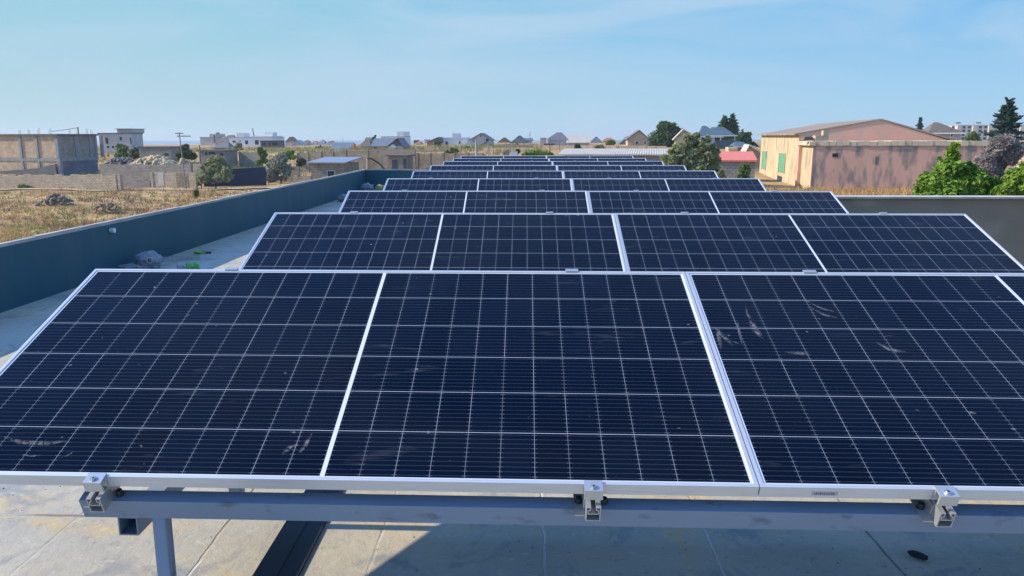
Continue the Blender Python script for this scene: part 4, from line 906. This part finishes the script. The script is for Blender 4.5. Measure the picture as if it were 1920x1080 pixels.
crown('tree', 'low dark tree mass between the two-topped conifer and the barn', 'tree', 1370, 1424, 247, 278, 160, DKGR, 2200, .42, 14, low=.1)
crown('tree', 'large loose oleander with pale leaves right of the panel rows', 'bush', 1238, 1346, 251, 345, 52, OLEA, 5200, .20, shape=[(1260,302,15),(1272,279,13),(1292,264,12),(1314,276,14),(1330,293,14),(1336,315,13),(1298,286,17),(1284,304,15),(1312,300,15),(1268,322,17),(1306,322,19),(1290,340,22),(1250,313,10),(1283,259,7),(1322,263,7),(1244,297,6),(1343,304,7),(1328,336,16),(1303,256,5),(1335,276,6),(1256,285,7)], long=2.2, seed=21, low=.25, up_=.6)
crown('shrub', 'reddish green shrub at the right side of the oleander', 'shrub', 1318, 1352, 272, 300, 58, leafmat('reddish_leaves', (.13,.13,.04), (.26,.17,.07), 2), 900, .2, 8, long=2)
house('red_roof_shed', 'grey block shed with a flat bright red sheet roof', 'shed', 1338, 1415, 303, 330, 64, 3.2, BLOCKD, ('shed', 290.5, ROOFR), over=.12)
house('cream_block', 'small cream block structure behind the red sheet roof', 'building', 1360, 1381, 281, 296, 74, 3, CREAM, ('flat', 0, CREAM), over=.1)
house('corrugated_gable', 'white corrugated gable roof between the red shed and the barn', 'shed', 1390, 1436, 291, 300, 92, 5, RENDERT, ('gable', 275.5, ROOFL, 1403), over=.4)
house('far_house', 'dark sheet roof behind the cream block, left of the corrugated gable', 'house', 1372, 1410, 274, 285, 100, 6, BLOCKD, ('hip', 267, ROOFT, 1382, 1392))
# barn
D = 62; a = at(1520, 353, D); k = PX(D); E_ = D/F
BY = R(-9); bc_, bs_ = math.cos(BY), math.sin(BY)
def bx(px, Y=0):
    """local x on the barn's own plane y=Y seen at pixel column px"""
    q0 = at(px, 353, D); r_ = (q0.x-CAM.x)/(q0.y-CAM.y); return (r_*(D+Y*bc_)-(a.x-CAM.x-Y*bs_))/(bc_-r_*bs_)
def bz(py, px=1520, Y=0):
    X_ = bx(px, Y); return at(px, py, D+X_*bs_+Y*bc_).z-a.z
t = thing('barn', 'large old pink and cream barn with a low stained front annexe', 'barn', tuple(a), BY)
PINK = mat('faded_pink_render', (.66,.37,.27), (.58,.335,.25), .55, detail=8, c3=(.55,.36,.29), s3=2)
PINKD = mat('stained_pink_render', (.66,.385,.285), (.56,.34,.255), .8, detail=11, c3=(.27,.225,.19), s3=1.9, stretch=(1.2,1,.45), c3p=(.475,.63))
wA = bx(1836); zA = bz(271); dA = 4.7
MB().box(0, wA, 0, dA, -2, zA-.12).build('annexe_wall', PINKD, t)
MB().box(-.06, -.002, -.03, dA, -2, zA-.12).build('annexe_side_wall', CREAM, t)
ro = MB(); q = random.Random(2); n = 26
for i in range(n):
    x0 = -.35+(wA+.7)*i/n; x1 = -.35+(wA+.7)*(i+1)/n-.02; d_ = q.uniform(0, .05); ro.box(x0, x1, -.05-d_, dA+.05, zA-.118+q.uniform(0,.04), zA+.22+q.uniform(0,.06))
ro.build('annexe_roof', mat('pale_slab_edge', (.64,.53,.38), (.46,.38,.28), 1.3), t)
MB().box(bx(1555.5), bx(1566), -.03, .05, bz(294.5), bz(287.5)).build('vent_opening', GLASSD, t)
MB().box(bx(1636), bx(1640), -.02, .05, bz(308), bz(293)).build('slot', WOOD, t)
MB().box(bx(1822), bx(1824.5), -.12, .0, bz(323), bz(292)).build('downpipe', CREAM, t)
# hall behind the annexe
y0 = dA+.1; hd = 23.5
L0 = bx(1491, y0); Wm = bx(1776, y0); xr_ = bx(1640, y0); ze = bz(249.5, 1491, y0); zr = bz(222.5, 1640, y0); zw = bz(262, 1776, y0)
MB().prism([(L0, -2), (Wm, -2), (Wm, zw-.12), (xr_, zr-.12), (L0, ze-.12)], y0, y0+.4).build('gable_wall', PINK, t)
MB().box(L0, L0+.4, y0+.402, y0+hd, -2, ze-.12).build('side_wall', CREAM, t)
MB().box(Wm-.4, Wm, y0+.402, y0+hd, -2, zw-.12).build('side_wall', PINK, t)
r = MB(); o_ = .3
r.prism([(L0-.35, ze-.16), (xr_, zr-.118), (xr_, zr), (L0-.35, ze-.04)], y0-.06, y0+hd+.4).prism([(xr_+.001, zr-.118), (Wm+.4, zw-.16), (Wm+.4, zw-.04), (xr_+.001, zr)], y0-.06, y0+hd+.4)
r.build('roof', mat('old_roof_sheets', (.31,.235,.17), (.20,.155,.12), .9, c3=(.37,.30,.225), s3=.5, stretch=(.4,2.5,1)), t)
for (p0, p1, ya, yb) in ((1426.5, 1433.5, 284, 317), (1458, 1469, 288, 323)):
    # shutters lie on the cream side wall x = L0: find where on it the photo shows them
    def yon(px):
        lo_, hi_ = y0, y0+30
        for _ in range(50):
            m_ = (lo_+hi_)/2
            if bx(px, m_) < L0: lo_ = m_
            else: hi_ = m_
        return (lo_+hi_)/2
    yy = [yon(p0), yon(p1)]; ya_, yb_ = min(yy), max(yy); pm = (p0+p1)/2; ym = (ya_+yb_)/2
    z1 = bz(ya, pm, ym); z0 = bz(yb, pm, ym)
    s_ = MB().box(L0-.05, L0+.02, ya_, yb_, z0, z1).build('shutter', GREENP, t)
    w_ = MB(); w_.box(L0-.09, L0-.002, ya_-.08, ya_-.002, z0-.06, z1+.08).box(L0-.09, L0-.002, yb_+.002, yb_+.08, z0-.06, z1+.08).box(L0-.09, L0-.002, ya_, yb_, z1+.002, z1+.08); w_.build('shutter_frame', CREAM, s_)
MB().box(L0+.001, -.062, y0-.45, y0-.002, -2, zA-.2).build('link_wall', PINKD, t)
rb = MB(); q = random.Random(9)
rb.box(-.5, .5, -.3, .3, 0, .38).box(.1, .5, -.2, .2, .38, .75); place(tag(rb.build('stacked_blocks', CREAM, bevel=.02), 'pale blocks left lying on the annexe roof of the barn', 'blocks'), a+Matrix.Rotation(BY,3,'Z')@Vector((bx(1534), .6, zA+.28)))
rb = MB(); rb.box(-.5, .3, -.3, .3, 0, .12).box(-.4, .2, -.2, .25, .12, .3); place(tag(rb.build('old_planks', WOOD, bevel=.01), 'small stack of old boards at the annexe roof corner', 'planks'), a+Matrix.Rotation(BY,3,'Z')@Vector((bx(1512), .5, zA+.28)))
# behind the barn
house('grey_hip_house', 'house with a dark grey hip roof right of the barn gable', 'house', 1727, 1800, 249, 268, 112, 8, RENDERG, ('hip', 232, ROOFK, 1755, 1763), frame=RENDERW, wins=[(1780,1786,252,258)], over=.4)
conifer('young_conifer', 'small dark conifer poking up behind the barn roof', 1722, 221, 262, 17, 120, BLUG, 700, seed=8, size=.4)
t = house('apartment_block', 'long pale apartment block far behind the tall conifer', 'apartments', 1772, 1960, 235, 268, 520, 16, mat('cream_panel', (.62,.57,.47), (.55,.5,.42), .1), ('flat', 0, CONC))
for r_ in range(4):
    for c_ in range(20):
        x = (1782+c_*9-1866)*PX(520); z = (268-(240.5+r_*6.4))*PX(520)
        MB().box(x, x+1.7, -.05, .03, z-1.0, z+.6).build('window', GLASSD, t)
for c_ in range(7):
    x = (1790+c_*26-1866)*PX(520); MB().box(x, x+2.2, -1.2, -.06, 2, 10.6).build('balcony_stack', mat('cream_panel', (.6,.6,.5)), t)
for px in (1797, 1831): MB().box((px-1870)*PX(520), (px-1862)*PX(520), 4, 8, 33.4*PX(520), 36*PX(520)).build('roof_hut', CONC, t)
crown('tree', 'bright green tree right of the dark hip-roofed house', 'tree', 1803, 1838, 243, 285, 100, MIDG, 1500, .3, 12)
conifer('tall_conifer', 'tall dark blue-green conifer at the far right', 1877, 188, 312, 64, 76, BLUG, 9000, seed=3, size=.36, low=.10, tiers=20, pw=2.1)
crown('tree', 'greyish purple dry-twigged bush behind the green leafy bushes', 'bush', 1826, 1918, 256, 345, 42, PURP, 6000, .17, 24, low=.1, long=3.5, rl=(.17,.3), depth=.8)
heap('sand_bank', 'dry sandy bank at the far right edge behind the green bush', 'bank', 1893, 1960, 252, 330, 64, CREAM, 0, (.1,.3), mat('sandy_bank', (.47,.36,.23), (.36,.27,.17), .8))
# boundary wall and bushes
RW = mat('grey_plaster', (.32,.245,.17), (.25,.195,.135), .8, c3=(.41,.32,.23), s3=.9, detail=8)
wall_run('boundary_wall', 'dark grey plastered boundary wall with a pale top, right of the panels', 'wall', 1300, 2300, 371.5, 700, 14.2, RW, th=.22, copt=.035, cop=mat('mortar_cap', (.56,.52,.45), (.40,.37,.33), 4), ytop1=373.5)
crown('leafy_bush', 'fresh green leafy bush with a tall shoot behind the boundary wall', 'bush', 1700, 1880, 276, 440, 22, LIME, 0, .2, 1)
b = [o for o in COL.objects if o.name.startswith('leafy_bush')][-1]
for c in list(b.children): bpy.data.objects.remove(c)
bpy.data.objects.remove(b)
crown('leafy_bush', 'fresh green leafy bush with a tall shoot behind the boundary wall', 'bush', 1700, 1880, 276, 440, 22, LIME, 8200, .12, shape=[(1765,318,26),(1770,292,12,1.4),(1773,276,5,2),(1742,340,26),(1722,352,17),(1790,330,24),(1815,338,26),(1800,316,13),(1842,348,24),(1862,356,18),(1770,362,36,.9),(1820,372,40,.8),(1740,374,36,.8),(1785,345,22)], long=1.6, seed=11, up_=.8, low=.4)
crown('leafy_bush', 'rounder fresh green bush at the right picture edge', 'bush', 1860, 1990, 308, 440, 21, LIME, 7000, .115, shape=[(1895,336,24),(1916,322,22),(1940,318,26),(1878,352,18),(1905,352,24),(1960,335,32),(1930,362,36,.8),(1970,370,40,.8),(1890,374,30,.8)], long=1.6, seed=12, up_=.8, low=.4)
crown('weed', 'green weeds in front of the red-roofed shed', 'weed', 1378, 1412, 306, 336, 61, MIDG, 500, .16, 8, trunk=False, long=2.5)
crown('weed', 'pale weeds at the left corner of the red-roofed shed', 'weed', 1340, 1362, 316, 336, 60, OLIVE, 350, .14, 6, trunk=False, long=2.5)

# ------------------------------------------------------------------ dry grass of the field: nobody could count it
def grass(name, label, n, box, m, hgt, seed, ok=None):
    q = random.Random(seed); b = MB()
    while n > 0:
        px = q.uniform(box[0], box[1]); D_ = box[2]*(box[3]/box[2])**q.random(); p_ = at(px, 300, D_); x, y = p_.x, p_.y
        if N.noise(Vector((x*.16, y*.16, seed))) < .02+q.uniform(-.25, .25): continue
        n -= 1; z = gz(x, y)
        for _ in range(5):
            an = q.uniform(0, 6.28); h = hgt*q.uniform(.5, 1.4); dx_, dy_ = math.cos(an)*.05, math.sin(an)*.05; ox, oy = q.gauss(0, .16), q.gauss(0, .16); lx, ly = q.gauss(0, .14), q.gauss(0, .14)
            b.add([(x+ox-dx_, y+oy-dy_, z-.05), (x+ox+dx_, y+oy+dy_, z-.05), (x+ox+lx, y+oy+ly, z+h)], [(0,1,2)])
    o = b.build(name, m); o['kind'] = 'stuff'; tag(o, label, 'grass'); return o
STRAW = leafmat('straw', (.36,.235,.10), (.46,.33,.15), .35)
grass('dry_grass', 'dry straw-coloured grass scattered over the field beyond the parapet', 3000, (-120, 700, 40, 99), STRAW, .22, 1)
grass('brown_scrub', 'reddish brown dead scrub scattered over the dry field', 1500, (-120, 700, 42, 98), leafmat('dead_scrub', (.20,.12,.075), (.30,.19,.12), .3), .34, 2)
grass('green_grass', 'patches of green grass among the dry field weeds', 1300, (-60, 640, 44, 100), MIDG, .22, 5)
grass('far_scrub', 'olive green scrub and weeds on the waste ground between the stone walls', 3600, (150, 1020, 112, 230), leafmat('scrub_leaves', (.12,.16,.05), (.30,.27,.13), .12), .75, 9)
grass('verge_grass', 'golden dry grass in front of the barn and the red-roofed shed', 3800, (1330, 1760, 24, 61), leafmat('golden_straw', (.46,.29,.11), (.56,.38,.17), .4), .32, 6)

# ------------------------------------------------------------------ the summer air that pales the far houses
hz = MB(); hz.box(-2900, 2900, -70, 2900, -75, 26)
hm = bpy.data.materials.new('summer_haze'); hm.use_nodes = True; hn = hm.node_tree.nodes; hn.remove(hn['Principled BSDF'])
pv = hn.new('ShaderNodeVolumePrincipled'); pv.inputs['Color'].default_value = (.86, .93, 1, 1); pv.inputs['Density'].default_value = .00024; pv.inputs['Anisotropy'].default_value = .2
hm.node_tree.links.new(pv.outputs[0], hn['Material Output'].inputs['Volume'])
ho = hz.build('haze', hm); ho['kind'] = 'stuff'
# ------------------------------------------------------------------ bits left on our roof
def blob(name, label, cat, p_, size, m, seed, amp=.35, sub=3, squash=.8, f=2.2, group=None):
    b = bmesh.new(); bmesh.ops.create_icosphere(b, subdivisions=sub, radius=1); off = Vector((seed*3.1,)*3)
    for v in b.verts:
        d_ = 1+amp*N.noise(v.co*f+off)+amp*.5*N.noise(v.co*f*2.7+off)+amp*.25*abs(N.noise(v.co*f*6+off))
        v.co = Vector((v.co.x*size[0]*d_, v.co.y*size[1]*d_, max(-.93, v.co.z*d_)*size[2]))
    zmin = min(v.co.z for v in b.verts); m_ = MB(); m_.add([(v.co.x, v.co.y, v.co.z-zmin) for v in b.verts], [[v.index for v in f_.verts] for f_ in b.faces]); b.free()
    o = m_.build(name, m); place(tag(o, label, cat, group), p_); return o
def on_roof(px, py, z=0):
    q0 = at(px, py, 10); d_ = q0-CAM; t_ = (z-CAM.z)/d_.z; return CAM+d_*t_
PLAST = mat('pale_plastic', (.27,.29,.32), (.17,.19,.22), 6, .4, spec=.5); GREENG = mat('lime_fabric', (.25,.55,.08), (.16,.38,.05), 9, .7)
b1 = on_roof(281, 506); blob('plastic_bag', 'bulging pale plastic bag heaped by the parapet', 'bag', b1, (.145,.12,.105), PLAST, 3)
t = thing('tape_roll', 'roll of tape propped on the bulging plastic bag', 'tape', b1+Vector((.06,-.11,.125)), R(20))
for rr_, m, nm in ((.034, RENDERT, 'tape'), (.021, BLACK, 'core')):
    b = MB(); n = 18; w_ = .022
    o_ = [(math.cos(i*6.2832/n), math.sin(i*6.2832/n)) for i in range(n)]; ri = rr_*.62
    b.add([(c*rr_, -w_/2, s_*rr_) for c, s_ in o_]+[(c*ri, -w_/2, s_*ri) for c, s_ in o_]+[(c*rr_, w_/2, s_*rr_) for c, s_ in o_]+[(c*ri, w_/2, s_*ri) for c, s_ in o_],
          [f_ for i in range(n) for f_ in ((i, (i+1)%n, n+(i+1)%n, n+i), (2*n+i, 3*n+i, 3*n+(i+1)%n, 2*n+(i+1)%n), (i, 2*n+i, 2*n+(i+1)%n, (i+1)%n), (n+i, n+(i+1)%n, 3*n+(i+1)%n, 3*n+i))]); b.build(nm, m, t)
blob('plastic_wrap', 'crumpled clear wrap lying before the bulging bag', 'wrap', on_roof(246, 511), (.12,.07,.05), PLAST, 5, .5)
blob('cable_coil', 'orange-brown bundle of cord in front of the plastic bag', 'bundle', on_roof(265, 508), (.045,.04,.05), mat('brown_cord', (.34,.19,.09), (.2,.11,.06), 30), 7, .4)
c = MB(); c.tube([(0,0,0),(.01,0,.09),(.025,0,.14)], .016, 8, .012); place(tag(c.build('upright_bottle', PLAST, smooth=True), 'narrow pale bottle standing left of the plastic bag', 'bottle'), on_roof(226, 500))
t = thing('steel_profile', 'grey steel channel offcut lying on the roof beside the bag', 'metal profile', on_roof(338, 487.5), R(24))
for nm, bx_ in (('web', (-.22,.22,-.025,.025,0,.004)), ('flange', (-.22,.22,-.025,-.021,.0042,.045)), ('flange', (-.22,.22,.021,.025,.0042,.045))): MB().box(*bx_).build(nm, MILL, t)
t = thing('work_glove', 'lime green work glove with black grips beyond the steel channel', 'glove', on_roof(371, 476), R(30))
gl = MB()
q = random.Random(6); o = blob('palm', '', '', Vector((0,0,0)), (.05,.04,.025), GREENG, 8, .35, 2); o.parent = t
for kk in ('label', 'category'): del o[kk]
for i in range(4): MB().tube([(.035,-.027+i*.018,.022), (.065,-.03+i*.02,.028), (.09+.008*(i % 2),-.034+i*.022,.012)], .0095, 7, .007).build('finger', BLACK if i == 3 else GREENG, t)
MB().tube([(-.01,-.03,.02), (.015,-.062,.02), (.035,-.075,.012)], .010, 7, .008).build('thumb', GREENG, t)
hd_ = thing('screwdriver', 'dark screwdriver with a pale shaft right of the green glove', 'tool', on_roof(384, 475.5)+Vector((0,0,.012)), R(8))
MB().tube([(0,0,0),(.02,0,0),(.07,0,0),(.08,0,0)], .012, 8).build('handle', BLACK, hd_); MB().tube([(.08,0,0),(.17,0,.002)], .0045, 6).build('shaft', BOLT, hd_)
blob('green_cloth', 'crumpled bright green cloth at the panel top edge', 'cloth', on_roof(361, 507), (.075,.05,.045), mat('mint_fabric', (.20,.52,.16), (.10,.30,.07), 14, .8), 9, .55)
blob('pale_stone', 'small pale lump beside the crumpled green cloth', 'lump', on_roof(339, 506), (.04,.03,.04), RENDERG, 10, .3)
blob('plastic_bag', 'blue-grey plastic sack slumped at the far parapet corner', 'bag', on_roof(689, 361), (.16,.12,.13), PLAST, 12, .4)
blob('plastic_bag', 'grey plastic sack behind the left end of the third row', 'bag', on_roof(645, 378), (.15,.10,.08), PLAST, 14, .45)
blob('straw_sack', 'round brown and green sack by the left end of the fourth row', 'sack', on_roof(713, 362), (.14,.12,.12), mat('straw_sack', (.34,.27,.13), (.16,.26,.06), 3), 15, .15)
c = MB(); c.tube([(0,0,0),(-.03,0,.16),(-.05,0,.26)], .03, 8, .022); place(tag(c.build('upright_bottle', PLAST, smooth=True), 'narrow pale bottle standing between the two far sacks', 'bottle'), on_roof(665, 360))
o = blob('black_offcut', 'small black rubber offcut on the shaded roof at the lower right', 'offcut', on_roof(1720, 1046), (.012,.034,.012), BLACK, 16, .2, 2)
o.rotation_euler = (0, 0, R(48))
q = random.Random(21); b = MB()
for i in range(260):
    x, y = q.uniform(-1.2, 4.4), q.uniform(-1.3, .7); rock(b, (x, y, .001), q.uniform(.0012, .004), q)
o = b.build('grit', mat('grit', (.10,.09,.08), (.3,.27,.22), 60)); o['kind'] = 'stuff'; tag(o, 'small stones and grit scattered on the roof screed', 'grit')
